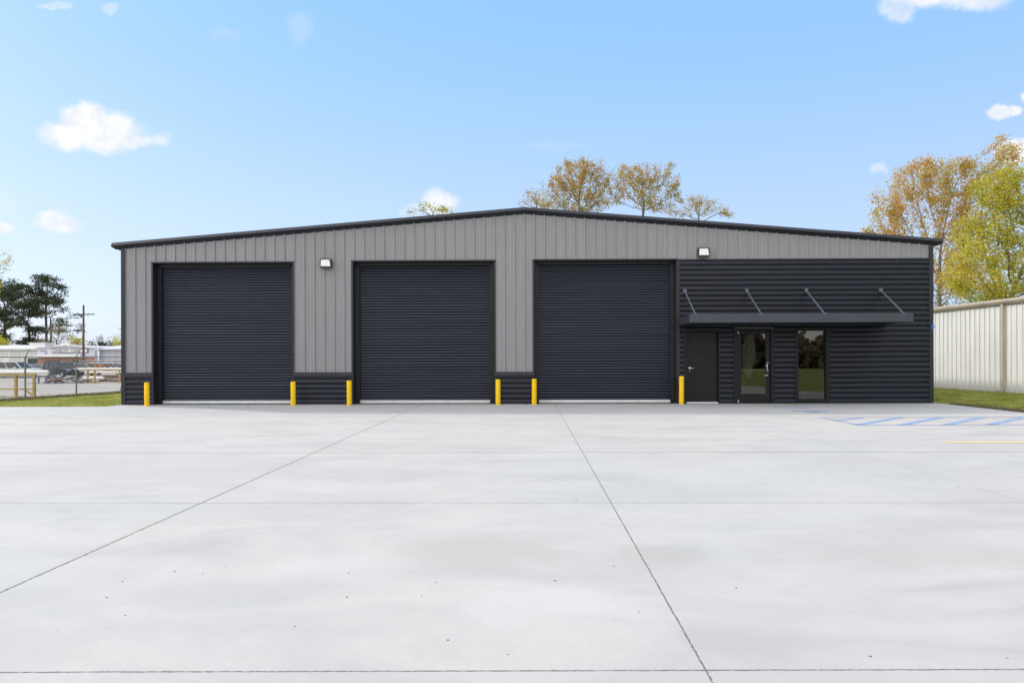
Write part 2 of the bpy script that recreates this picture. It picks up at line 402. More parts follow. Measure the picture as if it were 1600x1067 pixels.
M['leaf_olive'] = leaf_mat('pale_olive_leaves', [(.3, (.13, .13, .07)), (.5, (.24, .20, .11)), (.7, (.30, .18, .12))], .3, .2)
M['bark'] = paint('grey_brown_bark', (.17, .145, .12), .9, 0, .35, 5, .2)
M['bark_pine'] = paint('dark_pine_bark', (.085, .07, .06), .9, 0, .3, 3, .2)
M['blade'] = leaf_mat('grass_blades', [(.34, (.13, .18, .035)), (.5, (.32, .34, .08)), (.64, (.62, .58, .28))], 1.2, .3)
M['weed'] = leaf_mat('dry_weeds', [(.3, (.10, .09, .045)), (.5, (.19, .16, .10)), (.7, (.12, .14, .04))], 1.5, .2)

# ------------------------------------------------------------------ ground
def fence_x(y): return -21.0 + .2*(y-29.5)
def sm(a, b, x):
    t_ = min(1, max(0, (x-a)/(b-a))); return t_*t_*(3-2*t_)
def gz(x, y):
    z = -.05 - .28*sm(20.3, 28, y)*sm(-12.2, -18, x)
    z -= .30*sm(34, 75, y)*sm(-10, -22, x)
    if x > 12.5: z += .05*sm(30, 24, y)*sm(12.6, 15, x)
    return z
def sheet(name, svals, yvals, mat, label=None, raise_=0):
    me = MB(); W = len(svals)
    for y in yvals:
        for s in svals:
            x = fence_x(y)+s if y > 15 else fence_x(15)+s
            me.v.append((x, y, gz(x, y)+raise_))
    for j in range(len(yvals)-1):
        for i in range(W-1):
            a = j*W+i; me.f.append((a, a+1, a+W+1, a+W))
    return me.build(name, mat, smooth=True)
ys = [-1200, -300, -200, -150, -100, -60, -30, 0, 15] + [16+i for i in range(30)] + [48, 52, 56, 60, 66, 72, 80, 90, 110, 150, 250, 600, 1500]
g = sheet('grass_ground', [-.45, 0, .5, 1, 2, 3, 4, 5, 6, 7, 8, 9, 10, 12, 16, 24, 32, 33, 34, 35, 36, 38, 40, 45, 60, 90, 200, 1500], ys, M['grass'])
tag(g, 'mown green grass around the concrete lot and the metal building', kind='structure')
g = sheet('gravel_yard', [-1500, -400, -150, -100, -80, -60, -50, -40, -30, -20, -15, -10, -8, -6, -5, -4, -3, -2, -1, -.45], [y for y in ys if y >= -300], M['gravel'])
tag(g, 'pale gravel storage yard beyond the chain link fence', kind='structure')
mb = MB()      # slab as one closed outline with a real edge
pts = [(-45, -12), (12.55, -12), (12.55, 21.34), (-12.20, 21.34), (-12.20, 20.50), (-45, 20.32)]
mb.quad(*[(x, y, 0) for x, y in pts])
for i in range(len(pts)):
    a, c2 = pts[i], pts[(i+1) % len(pts)]
    mb.quad((a[0], a[1], -.25), (c2[0], c2[1], -.25), (c2[0], c2[1], 0), (a[0], a[1], 0))
g = mb.build('concrete_pavement', M['concrete']); tag(g, 'pale broom finished concrete lot with saw cut joints', kind='structure')
mb = MB(); mb.quad((-400, -47, -.02), (400, -47, -.02), (400, -38, -.02), (-400, -38, -.02))
tag(mb.build('road', M['road']), 'tan road across the field in front of the lot', kind='structure')

def stripe(mb, a, b, wd, z=.004, sq=False):
    a = Vector((a[0], a[1], z)); b = Vector((b[0], b[1], z)); d = (b-a).normalized()
    if sq:   # ends cut parallel to x
        o = Vector((wd/2/abs(d.y), 0, 0))
    else: o = Vector((-d.y, d.x, 0))*wd/2
    n = 6; 
    for k in range(n):
        p = a.lerp(b, k/n); q = a.lerp(b, (k+1)/n)
        mb.quad(p-o, q-o, q+o, p+o)
mb = MB()
for (x0, x1) in ((6.98, 8.73), (7.89, 9.67), (8.80, 10.61), (9.69, 11.57), (10.60, 12.45)): stripe(mb, (x0, 14.59), (x1, 16.28), .17, sq=True)
stripe(mb, (6.98, 15.55), (7.82, 16.28), .13, sq=True)
stripe(mb, (6.97, 16.30), (6.97, 14.60), .075)
mb2 = MB(); stripe(mb2, (7.03, 19.60), (8.0, 19.47), .20); stripe(mb2, (7.05, 18.30), (7.95, 18.15), .11); stripe(mb2, (7.2, 17.75), (7.75, 18.10), .10, .006)
tag(mb2.build('stray_marking', M['blueline2']), 'stray blue paint strokes on the concrete in front of the window', kind='structure')
tag(mb.build('access_aisle_marking', M['blueline']), 'blue hatched access aisle painted on the concrete', kind='structure')
mb = MB()
for y, lw in ((14.50, .07), (16.36, .05)): stripe(mb, (6.94, y), (12.5, y), lw)
stripe(mb, (8.03, 19.47), (12.5, 19.25), .02)
tag(mb.build('layout_line', M['greyline']), 'thin blue grey lines bounding the hatched aisle', kind='structure')
mb = MB(); stripe(mb, (6.98, 11.62), (12.5, 11.55), .13)
tag(mb.build('parking_line', M['yellowline']), 'faded yellow parking line on the concrete', kind='structure')

# ------------------------------------------------------------------ main building
FY = 21.3
XL, XR, XP = -12.17, 12.42, .146
def roofz(x):                       # top of the sheeting under the rake trim
    return 5.80 - abs(x-XP)*.0815
bld = empty('metal_building', (0, FY, 0))
tag(bld, 'charcoal and grey metal building with three roller doors and a glass entrance under a canopy', 'building')
bld_inv = Matrix.Translation((0, -FY, 0))
def P_(mb, name, mat, parent=bld, **k):
    """parts are modelled in world units, then moved into the building's frame"""
    off = Vector((0, FY, 0))
    mb.v = [(x, y-FY, z) for (x, y, z) in mb.v]
    return mb.build(name, mat, parent, **k)

def vrib(mb, x0, x1, zb, ph=.128, pitch=.305, top=roofz, y0=FY):
    """vertical ribbed sheet"""
    pr = [(0, 0), (.026, -.032), (.056, -.032), (.068, 0), (.135, 0), (.143, -.004), (.157, -.004), (.165, 0), (.215, 0), (.223, -.004), (.237, -.004), (.245, 0)]
    xs = []
    k = math.floor((x0-ph)/pitch)-1
    while ph+k*pitch-.034 < x1+pitch:
        for (dx, dy) in pr: xs.append((ph+k*pitch-.034+dx, dy))
        k += 1
    def yat(x):
        for (a, ya), (b_, yb) in zip(xs, xs[1:]):
            if a <= x <= b_: return ya+(yb-ya)*(x-a)/max(1e-9, b_-a)
        return 0
    pts = [(x0, yat(x0))] + [p for p in xs if x0 < p[0] < x1] + [(x1, yat(x1))]
    if x0 < XP < x1 and top is roofz:
        pts = sorted(pts + [(XP, yat(XP))])
    for (a, ya), (b_, yb) in zip(pts, pts[1:]):
        mb.quad((a, y0+ya, zb), (b_, y0+yb, zb), (b_, y0+yb, top(b_)), (a, y0+ya, top(a)))
def hrib(mb, x0, x1, z0, z1, pitch=.155, y0=FY, ph=0.):
    """horizontal ribbed sheet"""
    pr = [(0, .012), (.012, .012), (.015, -.030), (.030, -.037), (.075, -.036), (.118, -.030), (.138, -.018), (.149, .004)]
    zs = []
    k = math.floor((z0-ph)/pitch)-1
    while ph+k*pitch < z1+pitch:
        for (dz, dy) in pr: zs.append((ph+k*pitch+dz, dy))
        k += 1
    def yat(z):
        for (a, ya), (b_, yb) in zip(zs, zs[1:]):
            if a <= z <= b_: return ya+(yb-ya)*(z-a)/max(1e-9, b_-a)
        return 0
    pts = [(z0, yat(z0))] + [p for p in zs if z0 < p[0] < z1] + [(z1, yat(z1))]
    for (a, ya), (b_, yb) in zip(pts, pts[1:]):
        mb.quad((x0, y0+ya, a), (x1, y0+ya, a), (x1, y0+yb, b_), (x0, y0+yb, b_))

DOORS = [(-11.20, -6.93, 4.315), (-5.08, -.80, 4.335), (.43, 4.72, 4.345)]
WT = .97
mb = MB()
for (x0, x1, zb) in [(XL+.11, -11.2, WT), (-11.2, -6.93, 4.315), (-6.93, -5.08, WT), (-5.08, -.8, 4.335), (-.8, .43, WT), (.43, 4.72, 4.345), (4.72, XR-.1, 4.37)]:
    vrib(mb, x0, x1, zb)
BY = FY+24
for x in (XL, XR):                   # side and back walls
    mb.quad((x, FY+.01, 0), (x, BY, 0), (x, BY, roofz(x)), (x, FY+.01, roofz(x)))
mb.quad((XL, BY, 0), (XR, BY, 0), (XR, BY, roofz(XR)), (XP, BY, roofz(XP)), (XL, BY, roofz(XL)))
P_(mb, 'wall', M['grey'])['label'] = 'ribbed grey sheet metal wall'
mb = MB()
EX = .255
def rz2(x): return roofz(x)+.10
for s, xe in ((-1, XL-.20), (1, XR+.20)):
    mb.quad((XP, FY-.10, rz2(XP)), (xe, FY-.10, rz2(xe)), (xe, BY+.1, rz2(xe)), (XP, BY+.1, rz2(XP)))
P_(mb, 'roof', M['roof'])
for s, xe in ((-1, XL-EX), (1, XR+EX)):
    mb = MB()
    prof = [(FY-.002, -.045), (FY-.11, .020), (FY-.165, .055), (FY-.10, .150), (FY-.02, .165), (FY+.02, .115)]
    xa, xb = (XP, xe)
    n = len(prof)
    i = len(mb.v)
    for x in (xa, xe-s*.07):
        for (y, z) in prof: mb.v.append((x + (s*.07 if (x != xa and y < FY-.05) else 0), y, z+roofz(x)))
    for k in range(n):
        k2 = (k+1) % n; mb.f.append((i+k, i+k2, i+n+k2, i+n+k))
    mb.f.append(tuple(i+k for k in range(n))); mb.f.append(tuple(i+n+k for k in range(n)))
    P_(mb, 'rake_trim', M['trim'])
    mb = MB(); z = roofz(xe)
    x0, x1 = (xe+.04, XL-.01) if s < 0 else (XR+.01, xe-.04)
    mb.prism([(x0, z+.12), (x1, z+.12), (x1, z-.05), ((x0+.10) if s < 0 else x0, z-.05), (x0 if s < 0 else x1, z+.02)] if s < 0 else
             [(x0, z+.12), (x1, z+.12), (x1, z+.02), (x1-.10, z-.05), (x0, z-.05)], FY+.03, BY)
    P_(mb, 'gutter', M['trim'])
for x0, x1, zt in ((XL-.015, XL+.115, roofz(XL)-.03), (XR-.115, XR+.015, roofz(XR)-.03)):
    mb = MB(); mb.box(x0, x1, FY-.045, FY+.10, .0, zt)
    if x0 > 0: mb.box(x0-.006, x1+.004, FY-.052, FY-.04, 4.31, 4.335)
    P_(mb, 'corner_trim', M['trim'], bevel=.004)
for x0, x1 in ((XL+.115, -11.2), (-6.93, -5.08), (-.8, .43)):
    mb = MB(); hrib(mb, x0, x1, 0, WT-.13)
    P_(mb, 'wainscot', M['black'])['label'] = 'black horizontal ribbed wainscot panel'
    mb = MB(); mb.extrude_x([(FY+.0, WT+.01), (FY-.045, WT-.01), (FY-.05, WT-.10), (FY-.038, WT-.13), (FY, WT-.13)], x0, x1)
    P_(mb, 'wainscot_trim', M['trim'])
# black cladding to the right with the entrance openings left out
CX0, CX1, CZ = 4.80, XR-.115, 4.32
mb = MB()
hrib(mb, CX0, CX1, 2.29, CZ)
for (x0, x1) in ((CX0, 4.95), (6.03, 6.44), (7.66, 8.28), (9.34, CX1)): hrib(mb, x0, x1, 0, 2.29)
P_(mb, 'cladding', M['black'])['label'] = 'black horizontal ribbed cladding round the entrance'
mb = MB(); mb.extrude_x([(FY+.0, 4.375), (FY-.05, 4.36), (FY-.055, 4.33), (FY-.03, 4.318), (FY, 4.318)], CX0-.02, CX1)
P_(mb, 'cladding_trim', M['trim'])
mb = MB(); mb.box(4.777, 4.815, FY-.044, FY+.05, 0, 4.316); P_(mb, 'corner_trim', M['trim'])
# dark interior behind the glazing
mb = MB()
mb.quad((6.0, FY+.12, .02), (6.0, FY+4.5, .02), (12.0, FY+4.5, .02), (12.0, FY+.12, .02))
P_(mb, 'interior_floor', M['floor_in'])
mb = MB()
mb.quad((6.0, FY+4.5, 0), (12.0, FY+4.5, 0), (12.0, FY+4.5, 2.7), (6.0, FY+4.5, 2.7))
mb.quad((6.0, FY+.12, 0), (6.0, FY+4.5, 0), (6.0, FY+4.5, 2.7), (6.0, FY+.12, 2.7))
mb.quad((12.0, FY+.12, 0), (12.0, FY+4.5, 0), (12.0, FY+4.5, 2.7), (12.0, FY+.12, 2.7))
mb.quad((6.0, FY+.12, 2.7), (12.0, FY+.12, 2.7), (12.0, FY+4.5, 2.7), (6.0, FY+4.5, 2.7))
P_(mb, 'interior_wall', M['wall_in'])

# roller doors
REC = .30
rnd = random.Random(3)
for (x0, x1, zt) in DOORS:
    mb = MB(); pitch = .0845; z = .10; nseg = 6
    gx0, gx1 = x0+.10, x1-.10
    pts = []
    while z < zt-.02:
        tilt = rnd.uniform(-.008, .006)
        for k in range(nseg):
            a = k/nseg
            pts.append((z+a*pitch, FY+REC-.026*math.sin(math.pi*a)**.7 - tilt*a))
        z += pitch
    NX = 10
    base = len(mb.v)
    ph = [rnd.uniform(0, 6) for _ in range(400)]
    for j, (zz, yv) in enumerate(pts):
        for i in range(NX+1):
            xx = gx0+(gx1-gx0)*i/NX
            mb.v.append((xx, yv+.0018*math.sin(xx*1.7+ph[j//nseg]), zz))
    for j in range(len(pts)-1):
        for i in range(NX):
            a = j*(NX+1)+i; mb.f.append((a, a+1, a+NX+2, a+NX+1))
    rd = P_(mb, 'roller_door', M['slat'], smooth=False)
    mb = MB(); mb.extrude_x([(FY+REC-.045, .015), (FY+REC-.045, .055), (FY+REC-.03, .065), (FY+REC-.03, .105), (FY+REC, .105), (FY+REC, .015)], gx0-.02, gx1+.02)
    P_(mb, 'bottom_bar', M['alu'], rd)
    mb = MB(); mb.box(gx0-.02, gx1+.02, FY+REC-.04, FY+REC, .001, .014); P_(mb, 'rubber_seal', M['rail'], rd)
    for (a, b2) in ((x0, x0+.135), (x1-.135, x1)):
        mb = MB(); mb.box(a, b2, FY+REC-.085, FY+REC-.05, .0, zt)
        mb.box(a+.03, b2-.03, FY+REC-.10, FY+REC-.085, .0, zt-.1)
        P_(mb, 'guide_rail', M['rail'], rd)
    mb = MB(); mb.box(x0+.136, x1-.136, FY+REC-.12, FY+REC-.03, zt-.10, zt); P_(mb, 'hood', M['rail'], rd)
    # jamb and head trim wrapping the opening
    mb = MB()
    mb.box(x0-.055, x0, FY-.036, FY+REC+.05, .0, zt-.001); mb.box(x1, x1+.055, FY-.036, FY+REC+.05, .0, zt-.001)
    mb.box(x0-.06, x1+.06, FY-.05, FY+REC+.05, zt, zt+.035)
    P_(mb, 'jamb_trim', M['trim'], rd)
    mb = MB(); mb.box(x0, x1, FY+REC+.06, FY+REC+.08, 0, zt); P_(mb, 'backing', M['rail'], rd)

# canopy hung over the entrance
mb = MB()
K0, K1, KD = 4.79, 11.08, 1.40
mb.box(K0+.12, K1-.13, FY-KD+.09, FY-.040, 2.43, 2.575)
cn = P_(mb, 'canopy', M['canopy'])
mb = MB()
mb.extrude_x([(FY-KD, 2.60), (FY-KD, 2.385), (FY-KD+.05, 2.365), (FY-KD+.085, 2.365), (FY-KD+.085, 2.60)], K0, K1)
P_(mb, 'fascia', M['canopy'], cn, bevel=.006)
mb = MB(); mb.box(K0+.01, K1-.01, FY-KD-.004, FY-KD+.09, 2.603, 2.617); P_(mb, 'lit_edge_strip', M['strut'], cn)  # paler strip added to paint the lit top edge of the fascia
for x in (K0, K1-.12):
    mb = MB(); mb.box(x+.002, x+.118, FY-KD+.087, FY-.04, 2.38, 2.597); P_(mb, 'side_beam', M['canopy'], cn, bevel=.005)
mb = MB()
for k in range(20):
    y = FY-KD+.12+k*.062
    mb.box(K0+.13, K1-.14, y, y+.045, 2.418, 2.429)
P_(mb, 'soffit', M['canopy'], cn)
for x in (4.975, 6.84, 8.63, 10.86):
    mb = MB(); mb.tube((x, FY-.04, 3.40), (x, FY-KD+.06, 2.60), .022, n=10)
    mb.box(x-.05, x+.05, FY-.055, FY-.03, 3.34, 3.46); mb.box(x-.035, x+.035, FY-KD+.0, FY-KD+.12, 2.601, 2.63)
    P_(mb, 'strut', M['strut'], cn)
for x in (5.55, 6.93, 10.25):
    mb = MB(); mb.tube((x, FY-KD*.62, 2.417), (x, FY-KD*.62, 2.385), .07, .055, 14)
    sl = P_(mb, 'soffit_light', M['housing'], cn)
    mb = MB(); mb.tube((x, FY-KD*.62, 2.386), (x, FY-KD*.62, 2.372), .045, .035, 14)

# solid entrance door
mb = MB(); mb.box(5.03, 5.965, FY+.045, FY+.09, .055, 2.165)
ed = P_(mb, 'entry_door', M['doorpaint'], bevel=.003)
ed['label'] = 'flush charcoal door with a lever handle'
mb = MB()
mb.box(4.95, 5.02, FY-.045, FY+.10, 0, 2.29); mb.box(5.975, 6.03, FY-.045, FY+.10, 0, 2.29); mb.box(5.02, 5.975, FY-.045, FY+.10, 2.175, 2.289)
P_(mb, 'frame', M['doorpaint'], ed, bevel=.003)
mb = MB(); mb.box(5.022, 5.973, FY-.03, FY+.08, .002, .05); P_(mb, 'threshold', M['alu'], ed)
mb = MB(); mb.tube((5.13, FY+.045, 1.075), (5.13, FY+.028, 1.075), .042, n=18); mb.tube((5.13, FY+.04, 1.075), (5.13, FY-.03, 1.075), .013, n=10)
mb.tube((5.12, FY-.028, 1.078), (5.25, FY-.028, 1.066), .013, .010, 10); mb.tube((5.13, FY+.044, .99), (5.13, FY+.034, .99), .016, n=12)
P_(mb, 'handle', M['chrome'], ed, smooth=True)

# glazed door
mb = MB()
gx0, gx1, gz0, gz1 = 6.555, 7.545, .03, 2.19
mb.box(gx0, gx0+.125, FY+.0, FY+.045, gz0, gz1); mb.box(gx1-.125, gx1, FY+.0, FY+.045, gz0, gz1)
mb.box(gx0+.125, gx1-.125, FY+.001, FY+.044, gz1-.09, gz1); mb.box(gx0+.125, gx1-.125, FY+.001, FY+.044, gz0, gz0+.26)
gd = P_(mb, 'glass_door', M['doorpaint'], bevel=.003)
gd['label'] = 'black framed glass door with a steel pull handle'
mb = MB()
mb.box(6.44, 6.545, FY-.05, FY+.11, 0, 2.29); mb.box(7.555, 7.66, FY-.05, FY+.11, 0, 2.29); mb.box(6.545, 7.555, FY-.05, FY+.11, 2.20, 2.289)
P_(mb, 'frame', M['doorpaint'], gd, bevel=.004)
mb = MB(); mb.box(6.46, 7.64, FY-.062, FY-.051, 2.275, 2.292); P_(mb, 'drip_cap', M['steel'], gd)
def pane(x0, x1, z0, z1, yc, tilt, parent):
    mb = MB(); h = (z1-z0); dy = h*tilt
    i = 0
    mb.v = [(x0, yc-dy/2, z0), (x1, yc-dy/2, z0), (x1, yc+dy/2, z1), (x0, yc+dy/2, z1), (x0, yc-dy/2+.006, z0), (x1, yc-dy/2+.006, z0), (x1, yc+dy/2+.006, z1), (x0, yc+dy/2+.006, z1)]
    mb.f = [(0,1,2,3),(7,6,5,4),(0,4,5,1),(1,5,6,2),(2,6,7,3),(3,7,4,0)]
    return P_(mb, 'pane', M['glass'], parent)
pane(gx0+.126, gx1-.126, gz0+.262, gz1-.092, FY+.022, .0058, gd)
mb = MB(); mb.box(gx0+.127, gx1-.127, FY+.06, FY+.085, 1.00, 1.025); P_(mb, 'push_bar', M['alu'], gd)
# loose protective film hanging inside the door glass
mb = MB(); NZ, NXf = 26, 14
for j in range(NZ+1):
    zt_ = 2.08-1.30*j/NZ
    wleft = 6.76 + .06*math.cos(j*.16) + (.16*(j/NZ)**3); wright = 7.05+.11*math.sin(j*.13)-(.02*j/NZ)
    for i in range(NXf+1):
        f_ = i/NXf
        mb.v.append((wleft+(wright-wleft)*f_, FY+.10+.03*math.sin(f_*11+j*.15), zt_+.05*math.sin(f_*7)*(j/NZ)))
for j in range(NZ):
    for i in range(NXf):
        a = j*(NXf+1)+i; mb.f.append((a, a+1, a+NXf+2, a+NXf+1))
P_(mb, 'protective_film', M['film'], gd, smooth=True)
mb = MB()
xh = 7.475
mb.tube((xh, FY, 1.22), (xh, FY-.05, 1.22), .011, n=8); mb.tube((xh, FY, 1.0), (xh, FY-.05, 1.0), .011, n=8); mb.tube((xh-.035, FY-.05, 1.235), (xh-.035, FY-.05, .985), .014, n=10)
mb.tube((xh+.01, FY-.05, 1.23), (xh-.035, FY-.05, 1.23), .013, n=8); mb.tube((xh+.01, FY-.05, .99), (xh-.035, FY-.05, .99), .013, n=8)
P_(mb, 'pull_handle', M['chrome'], gd, smooth=True)
mb = MB(); mb.tube((xh-.02, FY+.001, .86), (xh-.02, FY-.018, .86), .018, n=12); mb.box(xh-.10, xh-.04, FY-.02, FY+.0, .835, .85)
P_(mb, 'lock', M['chrome'], gd)
for z in (2.10, .02):
    mb = MB(); mb.box(6.575, 6.60, FY-.012, FY-.001, z, z+.085); P_(mb, 'hinge', M['alu'], gd)
# window beside the glass door
mb = MB()
mb.box(8.28, 8.385, FY-.05, FY+.10, 0, 2.29); mb.box(9.215, 9.34, FY-.05, FY+.10, 0, 2.29); mb.box(8.385, 9.215, FY-.05, FY+.10, 2.19, 2.289); mb.box(8.385, 9.215, FY-.05, FY+.10, 0, .125)
wd = P_(mb, 'window', M['doorpaint'], bevel=.004)
wd['label'] = 'tall fixed window in a black frame'
pane(8.386, 9.214, .127, 2.188, FY+.03, .0058, wd)

# floodlights over the doors
for x, z in ((-5.885, 4.27), (5.527, 4.555)):
    mb = MB(); mb.prism([(x-.165, z-.13), (x+.165, z-.13), (x+.165, z+.13), (x-.165, z+.13)], FY-.16, FY-.06)
    mb.box(x-.07, x+.07, FY-.06, FY-.01, z-.06, z+.06)
    for dx in (-.11, .11): mb.box(x+dx-.012, x+dx+.012, FY-.12, FY-.09, z-.155, z-.131)
    wl = P_(mb, 'floodlight', M['housing'], bevel=.008)
    mb = MB(); mb.v = [(x-.145, FY-.164, z-.085), (x+.145, FY-.164, z-.085), (x+.115, FY-.178, z+.105), (x-.135, FY-.178, z+.105),
                       (x-.145, FY-.158, z-.085), (x+.145, FY-.158, z-.085), (x+.115, FY-.158, z+.105), (x-.135, FY-.158, z+.105)]
    mb.f = [(0,1,2,3),(7,6,5,4),(0,4,5,1),(1,5,6,2),(2,6,7,3),(3,7,4,0)]
    P_(mb, 'lens', M['lens'], wl)
# blue tape on the right corner
mb = MB(); mb.box(XR-.05, XR+.035, FY-.056, FY-.048, 2.27, 2.33); mb.box(XR-.03, XR+.012, FY-.060, FY-.057, 2.20, 2.38)
mb.v = [(x-XR, y-FY, z) for x, y, z in mb.v]
tp = mb.build('tape_strip', M['tape']); tp.location = (XR, FY, 0)
tag(tp, 'scraps of blue tape stuck on the right corner trim of the black building', 'tape')

# ------------------------------------------------------------------ bollards
BOL = [(-11.07, 20.66, .70, 'leftmost yellow bollard, left of the first roller door, near the building corner'),
       (-6.74, 20.72, .715, 'yellow bollard at the right edge of the left roller door'),
       (-5.07, 20.72, .74, 'yellow bollard at the left edge of the middle roller door'),
       (-.67, 20.92, .76, 'yellow bollard at the right edge of the middle roller door'),
       (.41, 20.98, .77, 'yellow bollard at the left edge of the right roller door'),
       (4.80, 20.98, .84, 'tallest yellow bollard, between the right roller door and the plain black door')]
for (x, y, h, lab) in BOL:
    mb = MB(); n = 20; r = .073
    ring = [(0, r), (h-.025, r), (h-.008, r*.93), (h, r*.7)]
    for (z, rr) in ring:
        for k in range(n): mb.v.append((rr*math.cos(2*math.pi*k/n), rr*math.sin(2*math.pi*k/n), z))
    for j in range(len(ring)-1):
        for k in range(n): mb.f.append((j*n+k, j*n+(k+1) % n, (j+1)*n+(k+1) % n, (j+1)*n+k))
    mb.f.append(tuple(3*n+k for k in range(n)))
    o = mb.build('bollard', M['yellow'], smooth=True)
    o.location = (x, y, 0); o.rotation_euler = (rnd.uniform(-.006, .006), rnd.uniform(-.006, .006), rnd.uniform(0, 6))
    tag(o, lab, 'bollard', 'yellow steel bollards beside the roller doors')

# ------------------------------------------------------------------ white metal building on the right
WX = 18.7
wb = empty('metal_shed', (WX, 36, 0)); tag(wb, 'long off white ribbed metal shed with tan gutter beyond the grass on the right', 'shed')
def Q_(mb, name, mat, parent=wb, org=(WX, 36, 0), **k):
    mb.v = [(x-org[0], y-org[1], z-org[2]) for (x, y, z) in mb.v]
    return mb.build(name, mat, parent, **k)
mb = MB(); y = 14.0
while y < 58:
    for (a, xa), (b2, xb) in zip([(0, 0), (.12, 0), (.128, -.034), (.150, -.034), (.158, 0), (.305, 0)], [(.12, 0), (.128, -.034), (.150, -.034), (.158, 0), (.305, 0)]):
        mb.quad((WX+xa, y+a, -.05), (WX+xb, y+b2, -.05), (WX+xb, y+b2, 3.4), (WX+xa, y+a, 3.4))
    y += .305
mb.quad((WX, 14, -.05), (WX+16, 14, -.05), (WX+16, 14, 3.4), (WX+8, 14, 4.2), (WX, 14, 3.4))
mb.quad((WX+16, 14, -.05), (WX+16, y, -.05), (WX+16, y, 3.4), (WX+16, 14, 3.4))
mb.quad((WX, y, -.05), (WX+16, y, -.05), (WX+16, y, 3.4), (WX+8, y, 4.2), (WX, y, 3.4))
Q_(mb, 'wall', M['white_wall'])
mb = MB(); mb.quad((WX-.14, 13.9, 3.60), (WX+8, 13.9, 4.40), (WX+8, y+.1, 4.40), (WX-.14, y+.1, 3.60)); mb.quad((WX+16.1, 13.9, 3.60), (WX+8, 13.9, 4.40), (WX+8, y+.1, 4.40), (WX+16.1, y+.1, 3.60))
Q_(mb, 'roof', M['white_wall'])
mb = MB(); mb.prism([(WX-.03, 3.595), (WX-.19, 3.595), (WX-.19, 3.50), (WX-.13, 3.42), (WX-.03, 3.38)], 13.9, y+.1)
Q_(mb, 'gutter', M['tan'], bevel=.006)
for yd in (27.3, 34.9):
    mb = MB(); mb.box(WX-.13, WX-.021, yd-.065, yd+.065, .12, 3.40); mb.bar((WX-.07, yd, .16), (WX-.30, yd, .05), .12, .10)
    Q_(mb, 'downspout', M['tan'], bevel=.004)
mb = MB(); mb.box(WX-.028, WX+.01, 14, y, -.06, .02); Q_(mb, 'base_trim', M['tan'])

# ------------------------------------------------------------------ chain link fence
fe = empty('chain_link_fence', (fence_x(29.5), 29.5, gz(-21, 29.5)))
tag(fe, 'grey chain link fence with slanted barbed wire arms between the grass and the yard', 'fence')
fo = tuple(fe.location)
def fp(y, z=0, dx=0): x = fence_x(y); return (x+dx, y, gz(x, y)+z)
H_F = 1.83
posts = [23.6, 26.6, 29.5, 32.1, 35.3, 38.4, 41.5, 44.5]
for y in posts:
    mb = MB(); mb.tube(fp(y, -.05), fp(y, H_F+.02), .036, n=10); a = fp(y, H_F); mb.tube(a, (a[0]+.22, a[1]-.02, a[2]+.33), .022, .016, 8)
    Q_(mb, 'post', M['steel'], fe, fo)
mb = MB()
for a, b2 in zip(posts, posts[1:]): mb.tube(fp(a, H_F-.02), fp(b2, H_F-.02), .021, n=8)
Q_(mb, 'top_rail', M['steel'], fe, fo)
mb = MB(); mb.tube(fp(34.9, .0, -.2), fp(35.25, 1.25, 0), .025, n=8); Q_(mb, 'brace', M['steel'], fe, fo)
mb = MB()
for k in range(3):
    f_ = (k+.9)/3
    for a, b2 in zip(posts, posts[1:]):
        p = Vector(fp(a, H_F+.33*f_, .22*f_)); q = Vector(fp(b2, H_F+.33*f_, .22*f_)); mb.tube(p, q, .0035, n=3, cap=False)
Q_(mb, 'barbed_wire', M['steel'], fe, fo)
mb = MB(); st = .085; y0f, y1f = posts[0], posts[-1]; hh = H_F-.06
k = y0f-hh
wr = .0024
while k < y1f:
    for sgn in (1, -1):
        a0, a1 = k, k+hh
        z0, z1 = (0, hh) if sgn > 0 else (hh, 0)
        lo, hi = max(a0, y0f), min(a1, y1f)
        if hi-lo > .05:
            za = z0+(z1-z0)*(lo-a0)/hh; zb = z0+(z1-z0)*(hi-a0)/hh
            mid = (lo+hi)/2; zm = (za+zb)/2
            mb.tube(fp(lo, za+.03), fp(mid, zm+.03), wr, n=3, cap=False); mb.tube(fp(mid, zm+.03), fp(hi, zb+.03), wr, n=3, cap=False)
    k += st
Q_(mb, 'wire_mesh', M['steel'], fe, fo)

